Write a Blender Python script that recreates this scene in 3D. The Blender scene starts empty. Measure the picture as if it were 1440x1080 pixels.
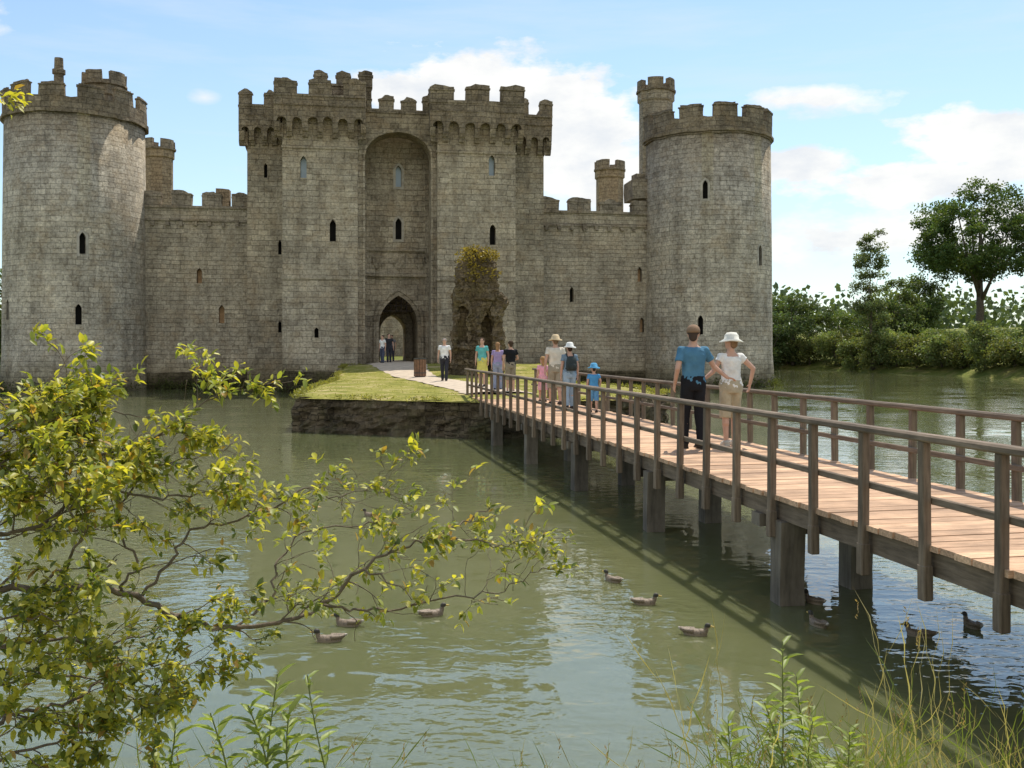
import bpy, bmesh, math, random
import numpy as np
from mathutils import Vector, Matrix, noise
random.seed(7); rng=np.random.default_rng(7)
SC=bpy.context.scene; COL=SC.collection
F=1400.0; EYE=2.6
def W(px,py,d): return Vector(((px-720)/F*d, d, EYE-(py-488)/F*d))
SC.view_settings.view_transform='Standard'; SC.view_settings.look='None'; SC.view_settings.exposure=0

# ---------------------------------------------------------------- materials
def newmat(name):
    m=bpy.data.materials.new(name); m.use_nodes=True
    nt=m.node_tree; b=nt.nodes['Principled BSDF']; return m,nt,b
def N(nt,t,**k):
    n=nt.nodes.new(t)
    for a,v in k.items():
        if a.startswith('i_'):
            key=a[2:]; key=int(key) if key.isdigit() else key.replace('_',' ')
            n.inputs[key].default_value=v
        else: setattr(n,a,v)
    return n
def L(nt,a,b): nt.links.new(a,b)
def math_(nt,op,a,b=None,clamp=False):
    n=nt.nodes.new('ShaderNodeMath'); n.operation=op; n.use_clamp=clamp
    for i,v in enumerate((a,b)):
        if v is None: continue
        if isinstance(v,(int,float)): n.inputs[i].default_value=v
        else: L(nt,v,n.inputs[i])
    return n.outputs[0]
def ramp(nt,fac,stops):
    r=nt.nodes.new('ShaderNodeValToRGB'); e=r.color_ramp.elements
    while len(e)<len(stops): e.new(0.5)
    for i,(p,c) in enumerate(stops):
        e[i].position=p; e[i].color=(*c,1) if len(c)==3 else c
    L(nt,fac,r.inputs[0]); return r.outputs[0]
def mixc(nt,fac,a,b,mode='MIX'):
    n=nt.nodes.new('ShaderNodeMix'); n.data_type='RGBA'; n.blend_type=mode
    if isinstance(fac,(int,float)): n.inputs[0].default_value=fac
    else: L(nt,fac,n.inputs[0])
    for i,v in ((6,a),(7,b)):
        if isinstance(v,tuple): n.inputs[i].default_value=(*v,1) if len(v)==3 else v
        else: L(nt,v,n.inputs[i])
    return n.outputs[2]
def simple(name,col,rough=.8,scale=6,var=.25,bump=.15,bscale=None,spec=.3):
    m,nt,b=newmat(name)
    tc=N(nt,'ShaderNodeTexCoord')
    n=N(nt,'ShaderNodeTexNoise',i_Scale=scale,i_Detail=5.0); L(nt,tc.outputs['Object'],n.inputs['Vector'])
    c=ramp(nt,n.outputs[0],[(.3,tuple(x*(1-var) for x in col)),(.7,tuple(min(1,x*(1+var)) for x in col))])
    L(nt,c,b.inputs['Base Color']); b.inputs['Roughness'].default_value=rough
    b.inputs['Specular IOR Level'].default_value=spec
    if bump:
        n2=N(nt,'ShaderNodeTexNoise',i_Scale=bscale or scale*3,i_Detail=6.0); L(nt,tc.outputs['Object'],n2.inputs['Vector'])
        bp=N(nt,'ShaderNodeBump',i_Strength=bump,i_Distance=.02); L(nt,n2.outputs[0],bp.inputs['Height']); L(nt,bp.outputs[0],b.inputs['Normal'])
    return m
def stone(name,c1,c2,row=.31,bw=.62,rubble=False,warm=(.47,.36,.235),foot=True):
    m,nt,b=newmat(name)
    tc=N(nt,'ShaderNodeTexCoord'); uv=N(nt,'ShaderNodeUVMap',uv_map='UVMap')
    nd=N(nt,'ShaderNodeTexNoise',i_Scale=1.1,i_Detail=4.0); L(nt,uv.outputs[0],nd.inputs['Vector'])
    vs=N(nt,'ShaderNodeVectorMath',operation='SCALE'); L(nt,nd.outputs['Color'],vs.inputs[0]); vs.inputs['Scale'].default_value=.17 if not rubble else .4
    va=N(nt,'ShaderNodeVectorMath',operation='ADD'); L(nt,uv.outputs[0],va.inputs[0]); L(nt,vs.outputs[0],va.inputs[1])
    br=N(nt,'ShaderNodeTexBrick',offset=.5,offset_frequency=2,squash=.72,squash_frequency=3); L(nt,va.outputs[0],br.inputs['Vector'])
    for k,v in (('Scale',1.0),('Mortar Size',.013),('Mortar Smooth',.7),('Bias',0.0),('Brick Width',bw),('Row Height',row)): br.inputs[k].default_value=v
    br.inputs['Color1'].default_value=(*(x*1.06 for x in c1),1); br.inputs['Color2'].default_value=(*(x*.92 for x in c2),1)
    br.inputs['Mortar'].default_value=(*(x*.62 for x in c2),1)
    plain=tuple((p+q)/2 for p,q in zip(c1,c2))
    nm=N(nt,'ShaderNodeTexNoise',i_Scale=.6,i_Detail=6.0); L(nt,tc.outputs['Object'],nm.inputs['Vector'])
    fade=ramp(nt,nm.outputs[0],[(.40,(.05,.05,.05)),(.62,(.72,.72,.72))])
    bc=mixc(nt,fade,br.outputs['Color'],plain)
    n1=N(nt,'ShaderNodeTexNoise',i_Scale=.35,i_Detail=8.0,i_Roughness=.65); L(nt,tc.outputs['Object'],n1.inputs['Vector'])
    patch=ramp(nt,n1.outputs[0],[(.3,(.66,.65,.62)),(.5,(1,.99,.97)),(.68,(1.26,1.23,1.16))])
    c=mixc(nt,1.0,bc,patch,'MULTIPLY')
    n6=N(nt,'ShaderNodeTexNoise',i_Scale=2.1,i_Detail=6.0,i_Roughness=.7); L(nt,tc.outputs['Object'],n6.inputs['Vector'])
    c=mixc(nt,1.0,c,ramp(nt,n6.outputs[0],[(.32,(.68,.65,.60)),(.5,(1,1,1)),(.66,(1.2,1.2,1.17))]),'MULTIPLY')
    mp=N(nt,'ShaderNodeMapping'); mp.inputs['Scale'].default_value=(1.2,1.2,.14); L(nt,tc.outputs['Object'],mp.inputs['Vector'])
    n2=N(nt,'ShaderNodeTexNoise',i_Scale=1.0,i_Detail=7.0,i_Roughness=.6); L(nt,mp.outputs[0],n2.inputs['Vector'])
    st=ramp(nt,n2.outputs[0],[(.35,(.55,.53,.50)),(.5,(1,1,1)),(.7,(1.1,1.1,1.08))])
    c=mixc(nt,.6,c,st,'MULTIPLY')
    n3=N(nt,'ShaderNodeTexNoise',i_Scale=.8,i_Detail=10.0,i_Roughness=.7); L(nt,tc.outputs['Object'],n3.inputs['Vector'])
    wf=ramp(nt,n3.outputs[0],[(.49,(0,0,0)),(.66,(.55,.55,.55))])
    c=mixc(nt,wf,c,tuple(min(1,x) for x in warm))
    n4=N(nt,'ShaderNodeTexNoise',i_Scale=7.0,i_Detail=9.0,i_Roughness=.78); L(nt,tc.outputs['Object'],n4.inputs['Vector'])
    sp=ramp(nt,n4.outputs[0],[(.34,(.48,.46,.43)),(.52,(1,1,1)),(.68,(1.34,1.33,1.29))])
    c=mixc(nt,.95,c,sp,'MULTIPLY')
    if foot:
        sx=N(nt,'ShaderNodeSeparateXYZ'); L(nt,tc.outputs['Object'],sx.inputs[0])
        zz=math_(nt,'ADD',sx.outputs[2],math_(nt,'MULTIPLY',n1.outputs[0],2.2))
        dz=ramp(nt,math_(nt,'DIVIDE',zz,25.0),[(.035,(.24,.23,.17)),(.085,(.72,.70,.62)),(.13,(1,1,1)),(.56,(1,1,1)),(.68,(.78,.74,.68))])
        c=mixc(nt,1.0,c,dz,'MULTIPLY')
    L(nt,c,b.inputs['Base Color']); b.inputs['Roughness'].default_value=.92; b.inputs['Specular IOR Level'].default_value=.15
    h=math_(nt,'ADD',math_(nt,'MULTIPLY',math_(nt,'MULTIPLY',br.outputs['Fac'],-.8),math_(nt,'SUBTRACT',1.15,fade)),math_(nt,'MULTIPLY',n4.outputs[0],1.4))
    bp=N(nt,'ShaderNodeBump',i_Strength=1.0,i_Distance=.075); L(nt,h,bp.inputs['Height']); L(nt,bp.outputs[0],b.inputs['Normal'])
    return m
def foliage(name,transl=.4,gloss=.12,gain=1.0):
    m,nt,b=newmat(name); out=nt.nodes['Material Output']
    at=N(nt,'ShaderNodeAttribute',attribute_name='tint')
    g=mixc(nt,1.0,at.outputs['Color'],(gain,gain,gain),'MULTIPLY')
    L(nt,g,b.inputs['Base Color']); b.inputs['Roughness'].default_value=.45; b.inputs['Specular IOR Level'].default_value=gloss*2
    t=N(nt,'ShaderNodeBsdfTranslucent'); tcx=mixc(nt,1.0,g,(1.5,1.45,.55),'MULTIPLY'); L(nt,tcx,t.inputs[0])
    ms=N(nt,'ShaderNodeMixShader'); ms.inputs[0].default_value=transl
    L(nt,b.outputs[0],ms.inputs[1]); L(nt,t.outputs[0],ms.inputs[2]); L(nt,ms.outputs[0],out.inputs[0]); return m

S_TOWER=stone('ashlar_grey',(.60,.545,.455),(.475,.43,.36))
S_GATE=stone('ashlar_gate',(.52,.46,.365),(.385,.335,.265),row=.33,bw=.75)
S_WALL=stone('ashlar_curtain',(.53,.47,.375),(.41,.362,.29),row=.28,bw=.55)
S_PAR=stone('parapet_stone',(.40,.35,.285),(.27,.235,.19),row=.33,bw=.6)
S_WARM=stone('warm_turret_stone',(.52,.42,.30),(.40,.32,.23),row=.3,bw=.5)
S_TRIM=simple('dressed_stone',(.38,.345,.29),.9,3,.3,.3)
S_RUB=stone('rubble_stone',(.24,.205,.15),(.13,.112,.08),row=.2,bw=.36,rubble=True,warm=(.14,.14,.06))
S_BANK=stone('islet_rubble',(.21,.165,.11),(.09,.07,.047),row=.19,bw=.4,rubble=True,warm=(.12,.12,.045),foot=False)
S_RUIN=stone('ruin_stone',(.25,.195,.13),(.14,.11,.075),row=.24,bw=.4,rubble=True,warm=(.20,.165,.07),foot=False)
M_DARK=simple('dark_opening',(.012,.011,.010),.9,3,.2,0)
M_GLASS,nt_,b_=newmat('sky_painted_glass'); b_.inputs['Base Color'].default_value=(.42,.52,.6,1); b_.inputs['Roughness'].default_value=.2  # sky showing in the panes is painted in as a pale blue base colour
M_BRICKW=simple('orange_blocked_window',(.5,.31,.17),.9,5,.25,.2)

# ---------------------------------------------------------------- mesh builder
class MB:
    def __init__(s): s.v=[]; s.f=[]
    def add(s,vs,fs):
        o=len(s.v); s.v+= [tuple(v) for v in vs]; s.f+=[tuple(i+o for i in f) for f in fs]
    def box(s,x0,x1,y0,y1,z0,z1):
        s.add([(x0,y0,z0),(x1,y0,z0),(x1,y1,z0),(x0,y1,z0),(x0,y0,z1),(x1,y0,z1),(x1,y1,z1),(x0,y1,z1)],
              [(0,3,2,1),(4,5,6,7),(0,1,5,4),(1,2,6,5),(2,3,7,6),(3,0,4,7)])
    def prism(s,pts,o,ex,en,d0,d1):
        o=Vector(o); ex=Vector(ex); en=Vector(en); n=len(pts)
        V=[]
        for d in (d0,d1):
            for x,z in pts: V.append(o+ex*x+Vector((0,0,z))+en*d)
        fs=[tuple(range(n)),tuple(range(2*n-1,n-1,-1))]
        for i in range(n):
            j=(i+1)%n; fs.append((i,i+n,j+n,j))
        s.add(V,fs)
    def ring(s,inn,out,o,ex,en,d0,d1):
        o=Vector(o); ex=Vector(ex); en=Vector(en); n=len(inn); V=[]
        for d in (d0,d1):
            for P in (inn,out):
                for x,z in P: V.append(o+ex*x+Vector((0,0,z))+en*d)
        fs=[]
        for i in range(n):
            j=(i+1)%n
            fs+=[(i,j,j+n,i+n),(i+2*n,i+3*n,j+3*n,j+2*n),(i,i+2*n,j+2*n,j),(i+n,j+n,j+3*n,i+3*n)]
        s.add(V,fs)
    def arc(s,cx,cy,r0,r1,a0,a1,z0,z1,n):
        V=[];full=abs(a1-a0-2*math.pi)<1e-6
        for i in range(n+(0 if full else 1)):
            a=a0+(a1-a0)*i/n; c,q=math.cos(a),math.sin(a)
            V+=[(cx+r0*c,cy+r0*q,z0),(cx+r1*c,cy+r1*q,z0),(cx+r1*c,cy+r1*q,z1),(cx+r0*c,cy+r0*q,z1)]
        m=len(V)//4; fs=[]
        for i in range(n):
            a=4*i; b=4*((i+1)%m)
            for k in range(4):
                l=(k+1)%4; fs.append((a+k,b+k,b+l,a+l))
        if not full: fs+=[(0,1,2,3),(4*m-1,4*m-2,4*m-3,4*m-4)]
        s.add(V,fs)
    def cyl(s,cx,cy,prof,n,cap=True,a0=0):
        V=[];fs=[]
        for r,z in prof:
            for i in range(n):
                a=a0+2*math.pi*i/n; V.append((cx+r*math.cos(a),cy+r*math.sin(a),z))
        for k in range(len(prof)-1):
            for i in range(n):
                j=(i+1)%n; fs.append((k*n+i,k*n+j,(k+1)*n+j,(k+1)*n+i))
        if cap:
            fs.append(tuple(range(n-1,-1,-1))); q=(len(prof)-1)*n; fs.append(tuple(range(q,q+n)))
        s.add(V,fs)
    def tube(s,pts,rad,n=8,flat=None):
        pts=[Vector(p) for p in pts]; V=[];fs=[]; up=Vector((0.13,.21,1)).normalized(); prev=None
        m=len(pts)
        for i,p in enumerate(pts):
            t=(pts[min(i+1,m-1)]-pts[max(i-1,0)])
            if t.length<1e-9: t=Vector((0,0,1))
            t.normalize()
            if prev is None:
                q=t.cross(up); 
                if q.length<.1: q=t.cross(Vector((1,0,0)))
            else: q=prev-t*prev.dot(t)
            q.normalize(); prev=q; w=t.cross(q)
            for k in range(n):
                a=2*math.pi*k/n; V.append(p+(q*math.cos(a)+w*math.sin(a))*rad[i])
        for i in range(m-1):
            for k in range(n):
                j=(k+1)%n; fs.append((i*n+k,i*n+j,(i+1)*n+j,(i+1)*n+k))
        fs.append(tuple(range(n-1,-1,-1))); fs.append(tuple(range((m-1)*n,m*n)))
        s.add(V,fs)
    def capsule(s,p0,p1,r0,r1,n=12):
        p0=Vector(p0);p1=Vector(p1); d=(p1-p0); 
        if d.length<1e-6: d=Vector((0,0,1e-3))
        u=d.normalized(); P=[];R=[]
        for a in (80,55,28,0): 
            c=math.radians(a); P.append(p0-u*r0*math.sin(c)); R.append(r0*math.cos(c))
        P.append((p0+p1)/2); R.append((r0+r1)/2)
        for a in (0,28,55,80):
            c=math.radians(a); P.append(p1+u*r1*math.sin(c)); R.append(r1*math.cos(c))
        s.tube(P,R,n)
    def rings(s,rs,n=16):
        V=[];fs=[]
        for cx,cy,z,rx,ry in rs:
            for i in range(n):
                a=2*math.pi*i/n; V.append((cx+rx*math.cos(a),cy+ry*math.sin(a),z))
        for k in range(len(rs)-1):
            for i in range(n):
                j=(i+1)%n; fs.append((k*n+i,k*n+j,(k+1)*n+j,(k+1)*n+i))
        fs.append(tuple(range(n-1,-1,-1))); q=(len(rs)-1)*n; fs.append(tuple(range(q,q+n)))
        s.add(V,fs)
    def mesh(s,name='m'):
        me=bpy.data.meshes.new(name); me.from_pydata(s.v,[],s.f); me.update(); return me
def fixn(me):
    bm=bmesh.new(); bm.from_mesh(me); bmesh.ops.recalc_face_normals(bm,faces=bm.faces); bm.to_mesh(me); bm.free()
def uvmap(me,cyl=None):
    l=me.uv_layers.get('UVMap') or me.uv_layers.new(name='UVMap')
    d=l.data; vs=me.vertices
    for p in me.polygons:
        n=p.normal
        for li in p.loop_indices:
            c=vs[me.loops[li].vertex_index].co
            if abs(n.z)>.75: d[li].uv=(c.x,c.y)
            elif cyl:
                a=math.atan2(c.x-cyl[0],-(c.y-cyl[1]))
                ctr=math.atan2(p.center.x-cyl[0],-(p.center.y-cyl[1]))
                if a-ctr>math.pi: a-=2*math.pi
                if ctr-a>math.pi: a+=2*math.pi
                d[li].uv=(a*cyl[2],c.z)
            else:
                t=Vector((-n.y,n.x,0)); 
                if t.length<1e-4: t=Vector((1,0,0))
                t.normalize(); d[li].uv=(c.x*t.x+c.y*t.y,c.z)
def rough(me,cuts,amp,sc=1.2,seed=0):
    bm=bmesh.new(); bm.from_mesh(me)
    if cuts: bmesh.ops.subdivide_edges(bm,edges=bm.edges,cuts=cuts,use_grid_fill=True)
    for v in bm.verts:
        q=v.co*sc+Vector((seed,seed*.7,0)); v.co+=Vector((noise.noise(q),noise.noise(q+Vector((31,0,0))),noise.noise(q+Vector((0,47,0)))))*amp*1.6
        q=q*3.1; v.co+=Vector((noise.noise(q),noise.noise(q+Vector((31,0,0))),noise.noise(q+Vector((0,47,0)))))*amp*.8
    bm.to_mesh(me); bm.free()
def obj(name,me,mat=None,parent=None,smooth=False,loc=None,**props):
    o=bpy.data.objects.new(name,me); COL.objects.link(o)
    if me is not None and mat is not None and len(me.materials)==0: me.materials.append(mat)
    if smooth and me is not None: me.polygons.foreach_set('use_smooth',[True]*len(me.polygons))
    if parent is not None: o.parent=parent
    if loc is not None: o.location=loc
    for k,v in props.items(): o[k]=v
    return o
def evalmesh(me,mods):
    o=bpy.data.objects.new('tmp',me); COL.objects.link(o); tmp=[]
    for t,kw in mods:
        m=o.modifiers.new('m',t)
        for k,v in kw.items():
            if k=='cutter':
                c=bpy.data.objects.new('cut',v); COL.objects.link(c); tmp.append(c); m.object=c
            else: setattr(m,k,v)
    dg=bpy.context.evaluated_depsgraph_get(); dg.update()
    r=bpy.data.meshes.new_from_object(o.evaluated_get(dg))
    for c in tmp: bpy.data.objects.remove(c)
    bpy.data.objects.remove(o); return r
def cut(me,cutter_mb):
    fixn(me); c=cutter_mb.mesh(); fixn(c)
    return evalmesh(me,[('BOOLEAN',dict(operation='DIFFERENCE',solver='EXACT',cutter=c))])
def empty(name,loc,rotz=0,**props):
    o=obj(name,None,loc=loc,**props); o.rotation_euler=(0,0,rotz); o.empty_display_size=.5; return o

# ---------------------------------------------------------------- camera, light, sky
cam=bpy.data.cameras.new('camera'); co=bpy.data.objects.new('camera',cam); COL.objects.link(co)
co.location=(0,0,EYE); co.rotation_euler=(math.radians(90),0,0)
cam.sensor_width=36; cam.lens=35; cam.shift_y=-52/1440; cam.clip_end=6000; cam.clip_start=.05
SC.camera=co
SAZ,SEL=math.radians(24),math.radians(62)
sv=Vector((math.sin(SAZ)*math.cos(SEL),math.cos(SAZ)*math.cos(SEL),math.sin(SEL)))
sl=bpy.data.lights.new('sun','SUN'); sl.energy=4.9; sl.angle=math.radians(.53); sl.color=(1,.935,.82)
so=bpy.data.objects.new('sun',sl); COL.objects.link(so); so.rotation_euler=sv.to_track_quat('Z','Y').to_euler(); so.location=(30,30,60)

w=bpy.data.worlds.new('World'); SC.world=w; w.use_nodes=True; nt=w.node_tree
bg=nt.nodes['Background']; bg.inputs[1].default_value=.15
sky=N(nt,'ShaderNodeTexSky',sky_type='NISHITA',sun_disc=False,sun_elevation=SEL,sun_rotation=SAZ,air_density=1.0,dust_density=.6,ozone_density=1.5)
tc=N(nt,'ShaderNodeTexCoord'); sx=N(nt,'ShaderNodeSeparateXYZ'); L(nt,tc.outputs['Generated'],sx.inputs[0])
az=math_(nt,'ARCTAN2',sx.outputs[0],sx.outputs[1]); el=math_(nt,'ARCSINE',sx.outputs[2])
cx=N(nt,'ShaderNodeCombineXYZ'); L(nt,az,cx.inputs[0]); L(nt,math_(nt,'MULTIPLY',el,2.0),cx.inputs[1])
nz=N(nt,'ShaderNodeTexNoise',i_Scale=13.0,i_Detail=10.0,i_Roughness=.6); L(nt,cx.outputs[0],nz.inputs['Vector'])
nz2=N(nt,'ShaderNodeTexNoise',i_Scale=9.0,i_Detail=6.0,i_Roughness=.6); L(nt,cx.outputs[0],nz2.inputs['Vector'])
def blob(a0,e0,wa,he,amp=2.2,soft=.35,a=None):
    dx=math_(nt,'DIVIDE',math_(nt,'SUBTRACT',a or az,a0),wa); dy=math_(nt,'DIVIDE',math_(nt,'SUBTRACT',el,e0),he)
    d=math_(nt,'SQRT',math_(nt,'ADD',math_(nt,'MULTIPLY',dx,dx),math_(nt,'MULTIPLY',dy,dy)))
    q=math_(nt,'ADD',math_(nt,'SUBTRACT',1.0,d),math_(nt,'MULTIPLY',math_(nt,'SUBTRACT',nz.outputs[0],.5),amp))
    return math_(nt,'DIVIDE',q,soft,True)
aaz=math_(nt,'ABSOLUTE',az)
bl=[blob(-.05,.235,.13,.06,1.8,.25),blob(.05,.225,.10,.055,1.8,.25),blob(.09,.17,.10,.05,1.8,.4),blob(.02,.19,.13,.05,1.4,.4),
    blob(.47,.185,.12,.030,2.4,.3),blob(.40,.15,.12,.026,2.6,.3),blob(.46,.11,.2,.03,2.6,.5),blob(.29,.175,.05,.018,2.4,.35),
    blob(.30,.235,.07,.016,2.8,.6),blob(.31,.10,.08,.025,2.6,.5),blob(-.30,.235,.018,.008,1.6,1.3),blob(-.8,.3,.3,.1,2.2,.5),blob(1.0,.3,.3,.12,2.2,.5),
    blob(3.14,.55,1.5,.6,1.5,.5,aaz)]  # last blob: unseen bright cloud bank behind the camera, added to fill the castle front
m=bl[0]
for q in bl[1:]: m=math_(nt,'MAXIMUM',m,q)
mp=N(nt,'ShaderNodeMapping'); mp.inputs['Scale'].default_value=(2.0,7.0,1); mp.inputs['Rotation'].default_value=(0,0,.35); L(nt,cx.outputs[0],mp.inputs['Vector'])
nv=N(nt,'ShaderNodeTexNoise',i_Scale=1.6,i_Detail=8.0,i_Roughness=.6); L(nt,mp.outputs[0],nv.inputs['Vector'])
veil=math_(nt,'MULTIPLY',math_(nt,'DIVIDE',math_(nt,'SUBTRACT',nv.outputs[0],.38),.35,True),.5)
haze=math_(nt,'MULTIPLY',math_(nt,'SUBTRACT',1.0,math_(nt,'DIVIDE',el,.42),True),.36)
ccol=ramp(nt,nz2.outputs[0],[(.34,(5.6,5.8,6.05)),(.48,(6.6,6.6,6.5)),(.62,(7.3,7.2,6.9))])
skb=mixc(nt,1.0,sky.outputs[0],(1.10,1.20,1.2),'MULTIPLY')
c=mixc(nt,math_(nt,'MAXIMUM',veil,haze),skb,(5.2,5.8,6.25))
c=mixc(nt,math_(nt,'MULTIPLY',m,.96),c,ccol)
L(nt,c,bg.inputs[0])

# ---------------------------------------------------------------- castle frame
CA=math.atan2(6.7,40.2); CL=Vector((-26.9,61.2,0))
castle=empty('castle',CL,CA,label='grey stone moated medieval castle with round corner towers and gatehouse',category='castle')
cc_,ss_=math.cos(CA),math.sin(CA)
def loc2w(a,b,z=0): return Vector((CL.x+a*cc_-b*ss_,CL.y+a*ss_+b*cc_,z))
def w2loc(x,y):
    dx,dy=x-CL.x,y-CL.y; return dx*cc_+dy*ss_,-dx*ss_+dy*cc_

def lancet(w,h): return [(-w/2,0),(w/2,0),(w/2,h*.8),(w*.25,h*.93),(0,h),(-w*.25,h*.93),(-w/2,h*.8)]
def lancet_o(w,h,t): 
    return [(-w/2-t,-t),(w/2+t,-t),(w/2+t,h*.8+t*.3),(w*.25+t*.7,h*.93+t*.7),(0,h+t),(-w*.25-t*.7,h*.93+t*.7),(-w/2-t,h*.8+t*.3)]
def parch(w,h,hs,n=7):
    P=[(-w/2,0),(w/2,0)]
    k=(h-hs)/(.866*w)
    for i in range(n+1):
        t=math.radians(60)*i/n; P.append((-w/2+w*math.cos(t),hs+w*math.sin(t)*k))
    for i in range(n-1,-1,-1):
        t=math.radians(60)*i/n; P.append((w/2-w*math.cos(t),hs+w*math.sin(t)*k))
    return P
def rarch(w,h,n=10):
    P=[(-w/2,0),(w/2,0)]
    for i in range(n+1):
        t=math.pi*i/n; P.append((w/2*math.cos(t),h-w/2*.75+w/2*.75*math.sin(t)))
    return P
pend=[]
def window(cutmb,o,ang,w=.32,h=1.25,pane=M_DARK,frame=True):
    en=Vector((math.cos(ang),math.sin(ang),0)); ex=Vector((-en.y,en.x,0))
    cutmb.prism(lancet(w,h),o,ex,en,-.55,.5)
    a=MB(); a.prism(lancet(w*1.02,h*1.01),o,ex,en,-.6,-.42)
    b=MB()
    if frame: b.ring(lancet(w,h),lancet_o(w,h,.15),o,ex,en,-.3,.02)
    pend.append((a,b,pane))
def flush(parent,mat=S_TRIM):
    for a,b,pane in pend:
        me=a.mesh('window'); fixn(me); wo=obj('window',me,pane,parent)
        if b.v:
            mf=b.mesh('window_surround'); fixn(mf); uvmap(mf); obj('window_surround',mf,mat,parent)
    pend.clear()
def merlons(mb,p0,p1,z0,z1,th,gap=.65,pitch=2.2,out=None,seed=0):
    p0=Vector(p0);p1=Vector(p1); d=p1-p0; Ln=d.length; d.normalize(); out=Vector(out)
    n=max(1,round((Ln+gap)/pitch)); wd=(Ln-(n-1)*gap)/n
    r=random.Random(seed)
    for i in range(n):
        s=i*(wd+gap); h=z1+r.uniform(-.13,.03)
        e0,e1=r.uniform(0,.16),r.uniform(0,.16); m_=5
        top=[(s+wd-wd*j/m_, h-(.05 if j in(0,m_) else 0)-(e1 if j<2 else 0)-(e0 if j>m_-2 else 0)+r.uniform(-.06,.03)) for j in range(m_+1)]
        pts=[(s,z0),(s+wd,z0)]+top
        mb.prism(pts,(p0.x,p0.y,0),(d.x,d.y,0),(out.x,out.y,0),-th,0)
        mb.prism([(s-.04,h-.36),(s+wd+.04,h-.36),(s+wd+.04,h-.27),(s-.04,h-.27)],(p0.x,p0.y,0),(d.x,d.y,0),(out.x,out.y,0),-th-.04,.04)
    mb.prism([(0,z0-.14),(Ln,z0-.14),(Ln,z0+.012),(0,z0+.012)],(p0.x,p0.y,0),(d.x,d.y,0),(out.x,out.y,0),-th-.02,.05)
OV=.46
def machic(mb,p0,p1,out,over=OV,zb=14.9,zs=15.75,zt=17.38,zm=18.42,bay=.9,seed=0,mer=True,gap=.70,pitch=1.95):
    p0=Vector(p0);p1=Vector(p1); d=p1-p0; Ln=d.length; d.normalize(); out=Vector(out)
    n=max(1,round(Ln/bay)); bw=Ln/n; o=(p0.x,p0.y,0); ex=(d.x,d.y,0); en=(out.x,out.y,0)
    for i in range(n):
        s=i*bw; c=s+bw/2; r=bw/2-.17
        pts=[(s,zs),(s+.17,zs)]
        for k in range(9):
            t=math.pi-math.pi*k/8; pts.append((c+r*math.cos(t),zs+.05+r*.95*math.sin(t)))
        pts+=[(s+bw-.17,zs),(s+bw,zs),(s+bw,zt),(s,zt)]
        mb.prism(pts,o,ex,en,-.34,0)
    mb.prism([(0,zs+.95),(Ln,zs+.95),(Ln,zs+1.05),(0,zs+1.05)],o,ex,en,-.1,.04)
    prof=[(-.05,zb),(.12,zb+.06),(.2,zb+.24),(.2,zb+.3),(.32,zb+.34),(.40,zb+.54),(.40,zb+.6),(over-.04,zb+.64),(over-.02,zs+.01),(-.05,zs+.01)]
    for i in range(n+1):
        s=min(max(i*bw,.17),Ln-.17); base=p0+d*(s-.16)-out*over
        mb.prism(prof,(base.x,base.y,0),(out.x,out.y,0),(d.x,d.y,0),0,.32)
    if mer: merlons(mb,p0,p1,zt,zm,.34,gap=gap,pitch=pitch,out=out,seed=seed)
def finish(mb,name,mat,parent,cyl=None,rg=None,seed=0,smooth=False,label=None):
    me=mb.mesh(name) if isinstance(mb,MB) else mb
    fixn(me)
    if rg: rough(me,rg[0],rg[1],seed=seed)
    uvmap(me,cyl); o=obj(name,me,mat,parent,smooth=smooth)
    if label: o['label']=label
    return o

def corner_tower(cx,cy,wins,seed,dz=0,dr=0):
    mb=MB(); mb.cyl(cx,cy,[(4.5+dr,-1.4),(4.45+dr,.9),(4.36+dr,2.2),(4.32+dr,9),(4.24+dr,16.6)],72,a0=math.pi/2)
    me=mb.mesh('corner_tower'); cm=MB()
    for a,z,w_,h in wins:
        ang=math.radians(a); rr=(4.30 if z<9 else 4.27)+dr
        window(cm,(cx+rr*math.cos(ang),cy+rr*math.sin(ang),z),ang,w_,h)
    me=cut(me,cm); o=finish(me,'corner_tower',S_TOWER,castle,(cx,cy,4.3))
    for p in o.data.polygons: p.use_smooth=len(p.vertices)==4 and abs(p.normal.z)<.1 and p.area>1.2
    flush(o)
    p=MB()
    p.arc(cx,cy,4.0,4.44+dr,0,2*math.pi,16.15+dz,16.33+dz,72)
    p.arc(cx,cy,3.8,4.34+dr,0,2*math.pi,16.33,17.1+dz,72)
    p.cyl(cx,cy,[(3.85,16.5),(3.85,16.75)],40)
    n=12; r=random.Random(seed)
    for i in range(n):
        a0=2*math.pi*(i+.12)/n+.2; a1=a0+2*math.pi/n*.69; h=18.0+dz+r.uniform(-.15,.03)
        p.arc(cx,cy,3.8,4.34+dr,a0,a1,17.08+dz,h-.18,6); p.arc(cx,cy,3.76,4.39+dr,a0-.01,a1+.01,h-.2,h-.12,6); p.arc(cx,cy,3.86,4.28+dr,a0+.02,a1-.02,h-.13,h,6)
    finish(p,'parapet',S_PAR,o,(cx,cy,4.3),rg=(0,.055),seed=seed)
    return o
tl=corner_tower(.10,0,[(-71,8.0,.34,1.25),(-74,3.9,.34,1.2),(-140,4.2,.34,1.2)],3,0,-.26)
tr=corner_tower(40.75,0,[(-112,12.1,.32,1.2),(-58,7.9,.34,1.35),(-116,3.4,.34,1.25)],5,.3,-.03)
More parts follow.
